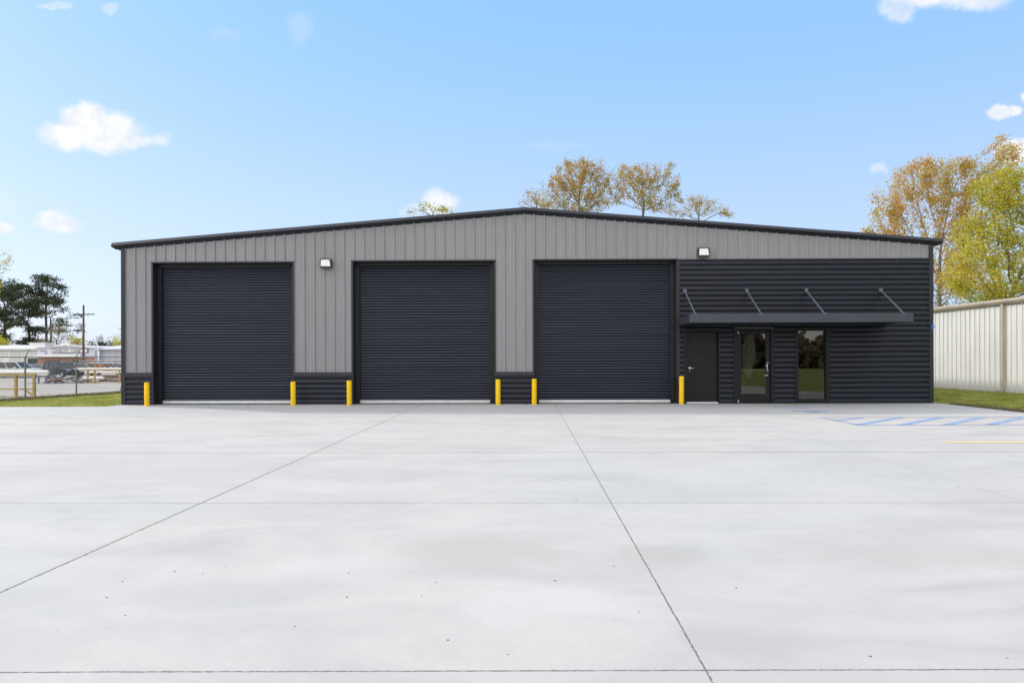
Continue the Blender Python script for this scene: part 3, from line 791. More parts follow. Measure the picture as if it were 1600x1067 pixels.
# ------------------------------------------------------------------ trees
def colonise(blobs, trunk, npts, step, rng, infl=4., kill=None, tropism=.12):
    """blobs: (x,y,z,rx,ry,rz) crown envelope relative to base; trunk: list of points"""
    kill = kill or step*1.6
    vol = np.array([b[3]*b[4]*b[5] for b in blobs])**.8; cnt = np.maximum(8, (npts*vol/vol.sum()).astype(int))
    P = []
    for b_, c_ in zip(blobs, cnt):
        v = rng.normal(size=(c_, 3)); v /= np.linalg.norm(v, axis=1)[:, None]
        r = rng.random(c_)**(1/2.2)
        P.append(np.array(b_[:3]) + v*r[:, None]*np.array(b_[3:6]))
    P = np.concatenate(P)
    nodes = []; par = []
    for i, (a, b_) in enumerate(zip(trunk, trunk[1:])):
        a = np.array(a, float); b_ = np.array(b_, float); n = max(1, int(np.linalg.norm(b_-a)/step))
        for k_ in range(n):
            nodes.append(a+(b_-a)*k_/n); par.append(len(nodes)-2)
    nodes.append(np.array(trunk[-1], float)); par.append(len(nodes)-2); par[0] = -1
    N = np.array(nodes); par = list(par)
    ntr = len(par)
    d = np.linalg.norm(P[:, None]-N[None], axis=2); best = d.argmin(1); bd = d.min(1)
    for it in range(140):
        alive = bd > kill
        P, best, bd = P[alive], best[alive], bd[alive]
        if not len(P): break
        act = bd < infl*step*4 if it > 12 else bd < 1e9
        if not act.any(): act = bd < bd.min()+step*2
        dirs = {}
        idx = best[act]; dv_ = P[act]-N[idx]; dv_ /= np.linalg.norm(dv_, axis=1)[:, None]+1e-9
        u_, inv = np.unique(idx, return_inverse=True)
        acc = np.zeros((len(u_), 3)); np.add.at(acc, inv, dv_)
        acc += rng.normal(size=acc.shape)*.25
        acc[:, 2] += tropism
        acc /= np.linalg.norm(acc, axis=1)[:, None]+1e-9
        new = N[u_]+acc*step
        base = len(N); N = np.concatenate([N, new]); par += list(u_)
        if len(N) > 4200: break
        nd = np.linalg.norm(P[:, None]-new[None], axis=2); nb = nd.argmin(1); nm = nd.min(1)
        upd = nm < bd; best[upd] = nb[upd]+base; bd[upd] = nm[upd]
    return N, np.array(par), ntr
def tree(name, label, cat, loc, blobs, trunk, mleaf, mbark, seed, npts=700, step=.45, r0=.22, tip=.012, leaf=.09, per=9, spread=.35,
         flat=1., group=None, tropism=.12, leafmax=3.0, elong=1.6):
    rng = np.random.default_rng(seed)
    N, par, ntr = colonise(blobs, trunk, npts, step, rng, tropism=tropism)
    n = len(N); acc = np.zeros(n); p = 2.3
    nch = np.zeros(n, int)
    for i in range(n-1, 0, -1):
        if nch[i] == 0: acc[i] += tip**p
        if par[i] >= 0: acc[par[i]] += acc[i]; nch[par[i]] += 1
    rad = acc**(1/p); rad *= min(1.6, max(.4, r0/max(rad[0], 1e-6)))**(rad/rad.max())
    root = empty(name, loc)
    tag(root, label, cat, group)
    ii = np.arange(1, n); A = N[par[ii]]; B = N[ii]; ra = np.minimum(rad[par[ii]], rad[ii]*1.35); rb = rad[ii]
    D = B-A; L = np.linalg.norm(D, axis=1)[:, None]+1e-9; D = D/L
    ref = np.where(np.abs(D[:, 2:3]) > .9, np.array([[1., 0, 0]]), np.array([[0, 0, 1.]]))
    U = np.cross(D, ref); U /= np.linalg.norm(U, axis=1)[:, None]+1e-9; V = np.cross(D, U)
    K = 5; vs = np.zeros((len(ii), 2*K, 3))
    for k_ in range(K):
        t_ = 2*math.pi*k_/K; o_ = U*math.cos(t_)+V*math.sin(t_)
        vs[:, k_] = A+o_*ra[:, None]; vs[:, K+k_] = B+o_*rb[:, None]+D*rb[:, None]*.3
    base = (np.arange(len(ii))*2*K)[:, None]
    F = np.concatenate([np.concatenate([base+k_, base+(k_+1) % K, base+K+(k_+1) % K, base+K+k_], axis=1) for k_ in range(K)])
    fast_mesh('trunk', vs.reshape(-1, 3), F, mbark, root)
    thin = np.where((rad < tip*leafmax) & (np.arange(n) >= ntr))[0]
    dens = rng.random(len(thin))
    q = N[thin]*(1.1/max(spread*4, .8)); cl = np.sin(q[:, 0]*1.9+seed)*np.sin(q[:, 1]*1.7+seed*2)+np.sin(q[:, 2]*2.3+q[:, 0])*.6
    cnt = rng.poisson(per*(.25+1.1*dens)*np.exp(.75*cl))
    c = np.repeat(N[thin], cnt, axis=0); m_ = len(c)
    off = rng.normal(size=(m_, 3))*spread*np.array([1, 1, flat]); c = c+off
    a = rng.normal(size=(m_, 3)); a[:, 2] *= .6; a /= np.linalg.norm(a, axis=1)[:, None]
    b_ = rng.normal(size=(m_, 3)); b_ -= (b_*a).sum(1)[:, None]*a; b_ /= np.linalg.norm(b_, axis=1)[:, None]
    s_ = leaf*(.6+.8*rng.random(m_))[:, None]; a = a*s_*elong/2; b_ = b_*s_/2
    lv = np.stack([c-a, c-b_*.9, c+a, c+b_*.9], axis=1).reshape(-1, 3)
    fast_mesh('crown', lv, np.arange(m_*4).reshape(-1, 4), mleaf, root)
    return root

def blobs_from(lst, X0, Y, sc, cz, ry=.8):
    """lst in metres: (x, z, rx, rz) in world, made relative to the base at X0"""
    return [(x-X0, random.uniform(-1, 1)*rx*.4, z, rx, rx*ry, rz) for (x, z, rx, rz) in lst]
def T_(name, label, cat, Y, X0, lst, mleaf, mbark, seed, zb=-.3, trunk_top=None, lean=0., grp=None, **k):
    random.seed(seed)
    zmin = min(z-rz for (x, z, rx, rz) in lst)-zb
    bl = blobs_from([(x, z-zb, rx, rz) for (x, z, rx, rz) in lst], X0, Y, 1, 0)
    tt = trunk_top if trunk_top else zmin*.75
    tr_ = [(0, 0, 0), (lean*.3, .1, tt*.5), (lean, 0, tt)]
    return tree(name, label, cat, (X0, Y, zb), bl, tr_, M[mleaf], M[mbark], seed, group=grp, **k)

T_('maple_tree', 'tall rust and olive leafed tree just right of the building roofline, behind the shed', 'tree', 50, 29.6,
   [(26.55,11.74,1.92,2.19),(28.6,13.79,2.37,1.92),(31.34,14.01,2.28,1.92),(34.08,15.83,1.37,1.19),(27.24,8.78,2.05,2.05),(30.89,10.59,2.6,2.6),(29.97,7.17,2.4,2.0),(32.71,13.09,2.1,2.1),(26.0,10.6,1.6,1.5),(34.6,14.6,1.6,1.6)],
   'leaf_orange', 'bark', 11, trunk_top=4.2, npts=2300, step=.30, r0=.24, leaf=.092, per=36, spread=.20, tip=.0085, leafmax=2.6)
T_('oak_tree', 'yellow green tree with heavy crooked limbs at the right edge, over the shed roof', 'tree', 40, 27.4,
   [(27.26,10.57,1.82,1.64),(29.45,9.65,2.19,2.55),(26.53,8.39,1.9,1.75),(28.72,6.74,2.55,1.82),(25.07,6.38,1.64,1.64),(30.91,7.46,2.19,2.92),(26.53,5.28,2.19,0.91)],
   'leaf_yellow', 'bark', 12, trunk_top=3.6, npts=2400, step=.27, r0=.42, leaf=.088, per=39, spread=.18, tip=.0095)
T_('hackberry_tree', 'lower fresh green tree seen through the gap above the shed gutter', 'tree', 62, 41,
   [(37.73,7.14,2.26,1.58),(41.13,6.56,2.26,1.41),(44.52,7.12,2.26,1.81),(36.5,5.5,2.2,1.2),(40,5,3,1.2)],
   'leaf_green', 'bark', 13, trunk_top=3.2, npts=1000, step=.38, leaf=.11, per=20, spread=.3)
T_('maple_tree', 'rounded rusty olive tree rising behind the roof just right of the ridge', 'tree', 55, 4.9,
   [(3.2,14.4,1.5,1.5),(4.62,15.7,2.1,1.45),(6.3,15.1,1.4,1.7),(2.3,13.9,1.0,.8),(5.4,13.6,1.8,1.3),(4.2,13.3,1.8,1.2)],
   'leaf_rust', 'bark', 21, trunk_top=9.5, npts=1700, step=.25, r0=.2, leaf=.085, per=23, spread=.15, tip=.008)
T_('maple_tree', 'sparser tree with a leaning bare trunk behind the roof, right of the rounded one', 'tree', 56, 9.0,
   [(9.55,16.0,1.9,1.2),(11.5,15.2,1.3,1.7),(8.6,14.9,1.3,1.4),(11.6,13.75,1.5,.9),(7.8,14.5,1.0,1.6),(10,14.2,1.6,1.2)],
   'leaf_rust', 'bark', 22, trunk_top=10.2, lean=.6, npts=1600, step=.25, r0=.2, leaf=.085, per=18, spread=.15, tip=.008)
T_('sapling_crown', 'small sparse tree top showing over the ridge left of the rounded tree', 'tree', 57, 1.3,
   [(1.14,14.52,1.1,.85),(1.92,13.89,1.0,.7),(.1,14.0,.6,.5)], 'leaf_rust', 'bark', 23, trunk_top=11.5, npts=520, step=.24, leaf=.08, per=13, spread=.15, tip=.009)
T_('sapling_crown', 'low thin rusty tree top over the right roof slope, rightmost behind the building', 'tree', 57, 14.6,
   [(13.89,13.7,1.2,.9),(15.2,13.7,1.3,.9),(16.6,12.9,.9,.55),(13.0,13.2,1.0,.7)], 'leaf_rust', 'bark', 24, trunk_top=11, npts=640, step=.24, leaf=.08, per=13, spread=.15, tip=.009)
T_('sapling_crown', 'thin yellow green twigs peeking over the left roof slope near the small cloud', 'tree', 57, -7.2,
   [(-7.85,13.61,.62,.52),(-6.29,13.45,1.14,.31),(-9.0,13.2,.52,.26)], 'leaf_yellow', 'bark', 25, trunk_top=11, npts=320, step=.23, leaf=.09, per=9, spread=.14, tip=.009, tropism=.5)
T_('elm_tree', 'thin leafed branch tip of a tree at the left edge above the pines', 'tree', 60, -46.6,
   [(-45.27,10.09,1.42,.77),(-46.7,9.11,2.19,1.64),(-44.3,10.31,.66,.49),(-47.5,7.5,2.5,1.5)], 'leaf_yellow', 'bark', 26, trunk_top=5, npts=700, step=.30, leaf=.10, per=10, spread=.2, tip=.010)
PK = dict(npts=1000, step=.52, r0=.30, leaf=.18, per=42, spread=.38, flat=.5, tip=.022, tropism=.05, elong=1.9, leafmax=2.2)
T_('pine_tree', 'dark pine at the left edge of the photo with a broad flat crown', 'pine tree', 118, -87.5,
   [(-89.15,13.3,3.23,1.51),(-86.45,13.62,2.8,1.18),(-84.3,11.13,2.8,1.18),(-87.53,9.53,3.01,1.29),(-85.38,7.37,2.58,.97),(-88.61,5.23,3.23,1.29)], 'leaf_pine', 'bark_pine', 31, zb=-.6, trunk_top=9, grp='tall pines behind the far workshops', **PK)
T_('pine_tree', 'second dark pine from the left edge, lower and fuller', 'pine tree', 125, -88.3,
   [(-89.3,13.76,2.28,1.25),(-87.93,10.57,2.74,1.14),(-89.87,8.29,2.51,1.03),(-87.25,6.57,2.28,.91),(-88.39,4.3,2.74,.91),(-93,13,3,1.5),(-94,9,3,1.5)], 'leaf_pine', 'bark_pine', 32, zb=-.6, trunk_top=8, grp='tall pines behind the far workshops', **PK)
T_('pine_tree', 'tallest dark pine, above the beige workshop, with a rounded top', 'pine tree', 120, -81.8,
   [(-82.12,14.9,2.41,1.09),(-80.04,13.8,1.75,.99),(-83.54,12.94,2.19,.99),(-81.13,11.29,2.85,.99),(-83.54,9.1,2.41,.88),(-79.16,12.38,1.09,.66)], 'leaf_pine', 'bark_pine', 33, zb=-.6, trunk_top=9.5, grp='tall pines behind the far workshops', **PK)
T_('pine_tree', 'sparse pine with long branches reaching right towards the utility pole', 'pine tree', 116, -78.3,
   [(-77.79,10.11,1.48,.64),(-75.68,9.36,1.48,.53),(-74.19,8.62,1.38,.42),(-76.52,7.78,1.48,.53),(-73.56,6.92,1.06,.42),(-78.11,6.51,1.69,.64),(-72.82,5.97,.64,.32),(-79,8.5,1.5,.5)], 'leaf_pine', 'bark_pine', 34, zb=-.6, trunk_top=8.8, grp='tall pines behind the far workshops', **{**PK, 'npts': 520, 'per': 20})
SK = dict(npts=320, step=.36, r0=.13, leaf=.16, per=22, spread=.3, tip=.018)
T_('oak_tree', 'reddish olive tree below the sparse pine, behind the brick shopfront', 'tree', 110, -73.2, [(-73.07,5.94,1.61,1.0),(-71.56,4.63,1.41,.8),(-74.37,4.24,1.61,.8)], 'leaf_olive', 'bark', 41, zb=-.6, trunk_top=3, **{**SK, 'per': 9})
T_('oak_tree', 'small olive tree just left of the utility pole above the gable', 'tree', 108, -68.3, [(-68.78,4.08,1.18,.79),(-67.8,3.39,.79,.49)], 'leaf_yellow', 'bark', 42, zb=-.6, trunk_top=2.6, **SK)
T_('shrub', 'yellow green shrub above the beige roof at the left edge', 'shrub', 108, -80.3, [(-79.62,3.62,1.38,.69),(-81.1,3.92,1.18,.79)], 'leaf_yellow', 'bark', 43, zb=-.6, trunk_top=2.2, **SK)
T_('cedar_tree', 'low dark cedar just right of the utility pole', 'tree', 130, -80, [(-79.95,4.02,.83,.71),(-80.18,3.66,.95,.6)], 'leaf_pine', 'bark_pine', 44, zb=-.6, trunk_top=2.6, **SK)
T_('cedar_tree', 'pointed dark cedar, middle one over the grey workshop roof', 'tree', 130, -78.1, [(-78.28,4.73,.71,1.07),(-77.93,3.9,1.07,.75)], 'leaf_pine', 'bark_pine', 45, zb=-.6, trunk_top=2.6, **SK)
T_('cedar_tree', 'broad dark cedar beside the yellow tree over the grey workshop roof', 'tree', 130, -76.7, [(-76.51,4.48,1.07,.83),(-77.1,3.77,1.2,.75),(-75.4,3.8,1,.7)], 'leaf_pine', 'bark_pine', 46, zb=-.6, trunk_top=2.6, **SK)
T_('oak_tree', 'low golden tree over the grey workshop roof beside the building corner', 'tree', 126, -72.4, [(-72.54,3.93,1.4,.75),(-71,3.7,1.2,.7)], 'leaf_yellow', 'bark', 47, zb=-.6, trunk_top=2.4, **SK)
T_('elm_tree', 'thin pale leafed tree touching the left corner of the black building', 'tree', 105, -60, [(-60.07,5.71,.6,.8),(-60.64,4.47,.7,.5),(-59.49,4.27,.7,.9)], 'leaf_yellow', 'bark', 48, zb=-.6, trunk_top=2.6, **{**SK, 'per': 8, 'step': .3})

# dense woods across the road behind the camera: what the door and window glass mirror
rng = np.random.default_rng(5)
n = 26000
cx = rng.uniform(-150, 190, n); h_ = 10+3*np.sin(cx*.13)+3*np.sin(cx*.41+1)
cz = rng.random(n)**1.5*h_; cyv = -165+rng.normal(size=n)*5
c = np.stack([cx, cyv, cz], 1); a = rng.normal(size=(n, 3))*.75; b_ = rng.normal(size=(n, 3))*.75
fo_ = fast_mesh('distant_woods', np.stack([c-a, c-b_, c+a, c+b_], 1).reshape(-1, 3), np.arange(n*4).reshape(-1, 4), M['leaf_olive'])
tag(fo_, 'line of woods far across the road, mirrored in the entrance glass', 'woods', kind='stuff')

# ------------------------------------------------------------------ grass blades and weeds
def blades(name, x, y, z, h, wd, mat, seed):
    rng = np.random.default_rng(seed); n = len(x)
    c = np.stack([x, y, z], 1); an = rng.uniform(0, 2*math.pi, n)
    d = np.stack([np.cos(an), np.sin(an), np.zeros(n)], 1)*(wd*(.6+.8*rng.random(n)))[:, None]
    ln = rng.normal(size=(n, 3))*.35*h[:, None]; ln[:, 2] = h
    v = np.stack([c-d, c+d, c+ln], 1).reshape(-1, 3)
    return fast_mesh(name, v, np.arange(n*3).reshape(-1, 3), mat)
gzv = np.vectorize(gz)
rng = np.random.default_rng(8)
def pts_left(n):
    y = rng.uniform(20.4, 40, n); x = rng.uniform(-33, -12.3, n)
    k = (x > (-21+.2*(y-29.5)-.5)) & (y > 20.6+rng.normal(size=n)*.02); return x[k], y[k]
def pts_right(n):
    y = rng.uniform(15.5, 46, n); x = 12.58+6.1*rng.random(n); return x, y
x1, y1 = pts_left(130000); x2, y2 = pts_right(120000)
x = np.concatenate([x1, x2]); y = np.concatenate([y1, y2])
tag(blades('grass_blades', x, y, gzv(x, y), rng.uniform(.03, .085, len(x)), .008, M['blade'], 1), 'short mown grass blades either side of the building', 'grass', kind='stuff')
# dry weeds along the foot of the fence and the muddy slab edge
y = rng.uniform(24, 44, 9000); x = -21+.2*(y-29.5)-.1+rng.normal(size=9000)*.22
ya = rng.uniform(15.5, 20.8, 2500); xa = 12.58+np.abs(rng.normal(size=2500))*.20
x = np.concatenate([x, xa]); y = np.concatenate([y, ya])
tag(blades('dry_weeds', x, y, gzv(x, y), rng.uniform(.03, .15, len(x)), .02, M['weed'], 2), 'dry brown weeds along the fence foot and the slab edge', 'weeds', kind='stuff')
# grit on the slab
mb = MB(); rg = random.Random(12)
def chip(x, y, s):
    pts = []; 
    for z, sc in ((0, 1), (.5, .55)):
        for k in range(5):
            t_ = k*1.2566+rg.uniform(-.3, .3); r_ = s*sc*rg.uniform(.6, 1.2); pts.append((x+r_*math.cos(t_), y+r_*.7*math.sin(t_), .0015+z*s*.6))
    i = len(mb.v); mb.v += pts
    for k in range(5): mb.f.append((i+k, i+(k+1) % 5, i+5+(k+1) % 5, i+5+k))
    mb.f.append((i+5, i+6, i+7, i+8, i+9))
for (u, v_) in [(186,909),(190,962),(269,893),(161,934),(313,896),(540,933),(657,932),(698,1000),(793,1022),(997,955),(1355,1024),(1566,1026),(900,782),(958,884),(866,907),(635,789),(82,985),(1491,761),(982,705),(350,885),(458,979)]:
    q = (v_-558); yy_ = 1556/q; chip((u-813)/1096*yy_, yy_, rg.uniform(.004, .0085)*(.5+yy_*.16))
for k in range(130): chip(rg.uniform(-9, 9), 2.5+17*rg.random()**1.3, rg.uniform(.003, .008))
tag(mb.build('grit', M['stone']), 'scattered dark grit and bits of leaf on the concrete lot', 'grit', kind='stuff')

# ------------------------------------------------------------------ vehicles
def vehicle(name, label, loc, rz, L, Wd, H, paintm, kind='suv', group=None):
    """side profile along local x (front at +x), origin under the middle"""
    root = empty(name, loc, rz); tag(root, label, 'van' if kind == 'van' else 'car', group)
    hw = Wd/2; gc = .22; belt = H*(.60 if kind != 'van' else .60)
    wr = .35; ax = L*.31
    def arch(cx_):
        return [(cx_+wr*1.12*math.cos(t_), gc*.9+wr*1.0*math.sin(t_)+.12) for t_ in [math.pi*k/8 for k in range(9)]]
    hood = H*.56; 
    top = {'suv': [(L*.5, .50), (L*.485, hood*.90), (L*.40, hood*1.0), (L*.20, belt), (-L*.49, belt), (-L*.5, .5)],
           'van': [(L*.5, .50), (L*.49, hood*.92), (L*.42, hood*1.02), (L*.27, belt), (-L*.5, belt), (-L*.5, .5)],
           'sedan': [(L*.5, .45), (L*.49, hood*.95), (L*.36, hood*1.05), (L*.16, belt), (-L*.34, belt), (-L*.49, belt*.96), (-L*.5, .5)]}[kind]
    bot = [(-L*.49, gc)] + list(reversed(arch(-ax))) + list(reversed(arch(ax))) + [(L*.49, gc)]
    outline = top + bot
    mb = MB(); n = len(outline); ctr = H*.35
    rings = [(-hw, .94), (-hw*.93, 1.0), (hw*.93, 1.0), (hw, .94)]
    rings = [(-hw+.06, 1), (-hw, .985), (hw, .985), (hw-.06, 1)]
    # body shell swept across the width with rounded shoulders
    for (yv, s) in [(-hw+.10, 1.0), (-hw, .975), (hw, .975), (hw-.10, 1.0)]:
        for (px_, pz) in outline:
            mb.v.append((px_*s, yv, ctr+(pz-ctr)*(s if pz > ctr else 1)))
    order = [1, 0, 3, 2]
    seq = [(1, 0), (0, 3), (3, 2)]
    for (a, b2) in seq:
        for k in range(n):
            k2 = (k+1) % n; mb.f.append((a*n+k, a*n+k2, b2*n+k2, b2*n+k))
    for r_ in (1, 2):
        # side faces as strips from the outline to a mid line avoids bad n-gons over the arches
        mb.f.append(tuple(r_*n+k for k in (range(n) if r_ == 2 else reversed(range(n)))))
    body = mb.build('body', paintm, root)
    cab = {'suv': ([L*.21, -L*.485], [L*.05, -L*.43]), 'van': ([L*.28, -L*.495], [L*.14, -L*.48]), 'sedan': ([L*.17, -L*.36], [-L*.01, -L*.24])}[kind]
    (f0, r0), (f1, r1) = cab
    zb, zt = belt-.01, H-.04; wb_, wt = hw-.06, hw-.22
    mb = MB(); mb.v = [(f0,-wb_,zb),(f0,wb_,zb),(r0,wb_,zb),(r0,-wb_,zb),(f1,-wt,zt),(f1,wt,zt),(r1,wt,zt),(r1,-wt,zt)]
    mb.f = [(0,1,5,4),(1,2,6,5),(2,3,7,6),(3,0,4,7)]
    mb.build('window_glass', M['carglass'], root)
    mb = MB(); e = .03
    mb.v = [(f1+.03,-wt-e,zt),(f1+.03,wt+e,zt),(r1-.03,wt+e,zt),(r1-.03,-wt-e,zt),(f1-.15,-wt+.12,H),(f1-.15,wt-.12,H),(r1+.12,wt-.12,H),(r1+.12,-wt+.12,H)]
    mb.f = [(3,2,1,0),(4,5,6,7),(0,1,5,4),(1,2,6,5),(2,3,7,6),(3,0,4,7)]
    mb.build('roof', paintm, root)
    for s in (-1, 1):
        for t_ in ((0, 0), (1, 1), (.36, .36), (.68, .68)):
            mb = MB()
            a = (f0+(r0-f0)*t_[0], s*(wb_+.005), zb); b2 = (f1+(r1-f1)*t_[1], s*(wt+.01), zt+.01); mb.bar(a, b2, .09 if t_[0] in (0, 1) else .06, .05)
            mb.build('pillar', paintm, root)
    for sx in (ax, -ax):
        for sy in (-1, 1):
            mb = MB(); mb.tube((sx, sy*(hw-.22), wr*.97), (sx, sy*(hw-.01), wr*.97), wr, wr, 20)
            wl = mb.build('wheel', M['tyre'], root)
            mb = MB(); mb.tube((sx, sy*(hw-.05), wr*.97), (sx, sy*(hw+.002), wr*.97), wr*.62, wr*.58, 16); mb.build('rim', M['rim'], wl)
    for sy in (-1, 1):
        mb = MB(); mb.box(L*.44, L*.488, sy*(hw-.24)-.15, sy*(hw-.24)+.15, hood*.76, hood*.90); mb.build('headlight', M['lens'], root)
        mb = MB(); mb.box(-L*.496, -L*.46, sy*(hw-.14)-.09, sy*(hw-.14)+.09, belt*.62, belt*.85); mb.build('tail_light', M['lamp_red'], root)
        mb = MB(); mb.box(L*.14, L*.18, sy*(hw+.06)-.07, sy*(hw+.06)+.07, belt, belt+.13); mb.build('mirror', paintm, root)
    mb = MB(); mb.box(L*.475, L*.503, -hw*.45, hw*.45, hood*.5, hood*.82); mb.build('grille', M['rail'], root)
    for sx in (L*.47, -L*.512):
        mb = MB(); mb.box(sx, sx+L*.042, -hw*.9, hw*.9, gc+.08, gc+.24); mb.build('bumper', paintm, root)
    return root
def at(u, Y, dz=0.):      # bearing from the lot to a place in the yard
    x = (u-813)/1096*Y; return (x, Y, gz(x, Y)+dz)
vehicle('parked_car', 'black hatchback style utility car parked in the yard beyond the fence', at(93, 76), R(-28), 4.7, 1.9, 1.66, M['carblack'], 'suv')
vehicle('parked_car', 'silver low car with its hood showing left of the black one', at(48, 78.5), R(-12), 4.6, 1.8, 1.42, M['carsilver'], 'sedan')
vehicle('parked_van', 'white passenger van at the left edge of the yard', at(14, 74), R(2), 5.2, 1.95, 1.72, M['carwhite'], 'van')
vehicle('parked_car', 'green grey car half hidden behind the black one', at(118, 83), R(-25), 4.5, 1.8, 1.5, M['carsilver'], 'sedan')
vehicle('parked_van', 'white pickup style van behind the pipe racks near the building corner', at(165, 86), R(4), 5.2, 1.9, 1.5, M['carwhite'], 'van')

# ------------------------------------------------------------------ yard racks, pipes and scrap
def rack(label, u0, u1, Y, H, posts_u, rail_h, matn, dy=0.):
    a = at(u0, Y); b2 = at(u1, Y+dy)
    root = empty('pipe_rack', a); tag(root, label, 'rack')
    A_ = Vector((0, 0, 0)); B_ = Vector(b2)-Vector(a)
    for u in posts_u:
        t_ = (u-u0)/(u1-u0); p = A_.lerp(B_, t_); mb = MB()
        mb.box(p.x-.05, p.x+.05, p.y-.05, p.y+.05, 0, H); mb.box(p.x-.28, p.x+.28, p.y-.3, p.y+.3, 0, .03)
        mb.build('post', M[matn], root)
    mb = MB(); mb.bar(A_+Vector((0, 0, H+.04)), B_+Vector((0, 0, H+.04)), .10, .09); mb.build('top_beam', M[matn], root)
    if rail_h:
        mb = MB(); mb.bar(A_+Vector((0, 0.002, rail_h)), B_+Vector((0, .002, rail_h)), .07, .06); p = A_.lerp(B_, (posts_u[-1]-u0)/(u1-u0))
        mb.bar((p.x-.5, p.y, rail_h), (p.x-.05, p.y, .08), .06, .06); mb.build('lower_rail', M[matn], root)
    return root
def pipe(name, label, u0, u1, Y, z, r, matn, group=None, dy=0., cat='pipe'):
    a = at(u0, Y, z); b2 = at(u1, Y+dy, z); mb = MB(); d = Vector(b2)-Vector(a); mb.tube((0, 0, 0), d, r, n=14)
    i0 = len(mb.v)
    o = mb.build(name, M[matn], smooth=False); o.location = a; tag(o, label, cat, group); return o
rack('yellow pipe rack just behind the fence at the left edge', -60, 50, 31.8, .98, [-50, -16, 18, 47], .36, 'rackyellow')
pipe('steel_pipe', 'long fat white pipe lying on the near yellow rack', -90, 70, 31.8, 1.13, .085, 'whitepipe')
pipe('steel_pipe', 'thinner grey pipe under the white one on the near yellow rack', -70, 49, 31.95, .93, .045, 'greypipe')
rack('yellow pipe rack farther back beside the building corner', 120, 196, 53, .96, [132, 143, 182], None, 'rackyellow')
pipe('steel_pipe', 'long white pipe on the far yellow rack', 112, 200, 53, 1.09, .075, 'whitepipe')
G1 = 'loose pipes stacked in the yard'
for k, (u0, u1, Y, z, r, mt, lab) in enumerate([
    (128, 196, 56, .80, .07, 'whitepipe', 'white pipe one layer below the rack top near the building corner'),
    (150, 197, 57, .18, .16, 'rust', 'thick rusty pipe on the ground behind the far yellow rack'),
    (146, 197, 58, .45, .11, 'rust', 'thinner rusty pipe lying on the thick rusty one'),
    (126, 157, 55, .35, .13, 'whitepipe', 'short white pipe on the ground left of the rusty pipes'),
    (122, 150, 54.5, .10, .06, 'rackyellow', 'yellow tube on the ground at the foot of the far rack'),
    (137, 186, 66, 1.35, .10, 'rust', 'rusty beam held high behind the far rack'),
    (118, 199, 68, 1.72, .06, 'steel', 'dark beam highest behind the far rack'),
    (120, 155, 62, .95, .14, 'whitepipe', 'white bundle wrapped pipe behind the far rack, left part'),
    (160, 200, 62, .98, .14, 'whitepipe', 'white bundle wrapped pipe behind the far rack, right part'),
    (50, 68, 50, .72, .09, 'whitepipe', 'short white pipe end between the near rack and the black car')]):
    pipe('steel_pipe', lab, u0, u1, Y, z, r, mt, G1)
mb = MB(); mb.box(-.3, .3, -.2, .2, 0, .05); mb.box(-.28, -.2, -.1, .1, .05, .24); mb.box(.1, .22, -.1, .1, .05, .3)
o = mb.build('jack_stand', M['orange']); o.location = at(149, 65, 1.2); tag(o, 'orange clamp sitting on the high beam behind the far rack', 'clamp')
rack('low blue trestle on the gravel left of the black car', 45, 82, 52, .55, [46, 54, 66, 80], None, 'bluepaint')
rg = random.Random(4)
mb = MB()
for k in range(240):
    u = rg.uniform(62, 120) if k < 150 else rg.uniform(120, 196); Y = rg.uniform(52, 60) if k < 150 else rg.uniform(56, 62); p = at(u, Y)
    Lb = rg.uniform(.15, .9); an = rg.uniform(-.7, .7); z = rg.uniform(.03, .35)
    mb.bar((p[0], Y, p[2]+z), (p[0]+Lb*math.cos(an), Y+Lb*math.sin(an), p[2]+max(.03, z+rg.uniform(-.15, .15))), rg.uniform(.05, .22), rg.uniform(.03, .12))
n2 = len(mb.f)
o = mb.build('scrap_heap', M['rust'])
for mt in ('whitepipe', 'greypipe', 'dark_far'): o.data.materials.append(M[mt])
for i in range(240):
    mi = rg.choice([0, 0, 1, 2, 3, 2])
    for j in range(6): o.data.polygons[i*6+j].material_index = mi
tag(o, 'long low heap of scrap metal offcuts on the gravel below the parked cars', 'scrap heap', kind='stuff')

# utility pole
mb = MB(); px_ = at(125, 90); up = empty('utility_pole', px_); tag(up, 'weathered utility pole with one crossarm above the far shops', 'utility pole')
HP = 8.95; mb.tube((0, 0, 0), (.05, 0, HP), .17, .11, 12); mb.build('pole', M['wood_pole'], up)
mb = MB(); mb.bar((-1.35, 0.17, 7.75), (1.35, .17, 7.75), .10, .13); mb.build('crossarm', M['wood_pole'], up)
mb = MB(); mb.tube((-.35, 0, 5.7), (-.35, 0, 6.45), .17, n=12); mb.box(-.2, .05, -.04, .04, 6.0, 6.1); mb.build('transformer', M['greypipe'], up)
for x in (-1.25, -.6, .6, 1.25):
    mb = MB(); mb.tube((x, .17, 7.82), (x, .17, 8.0), .045, .03, 8); mb.build('insulator', M['whitepipe'], up)

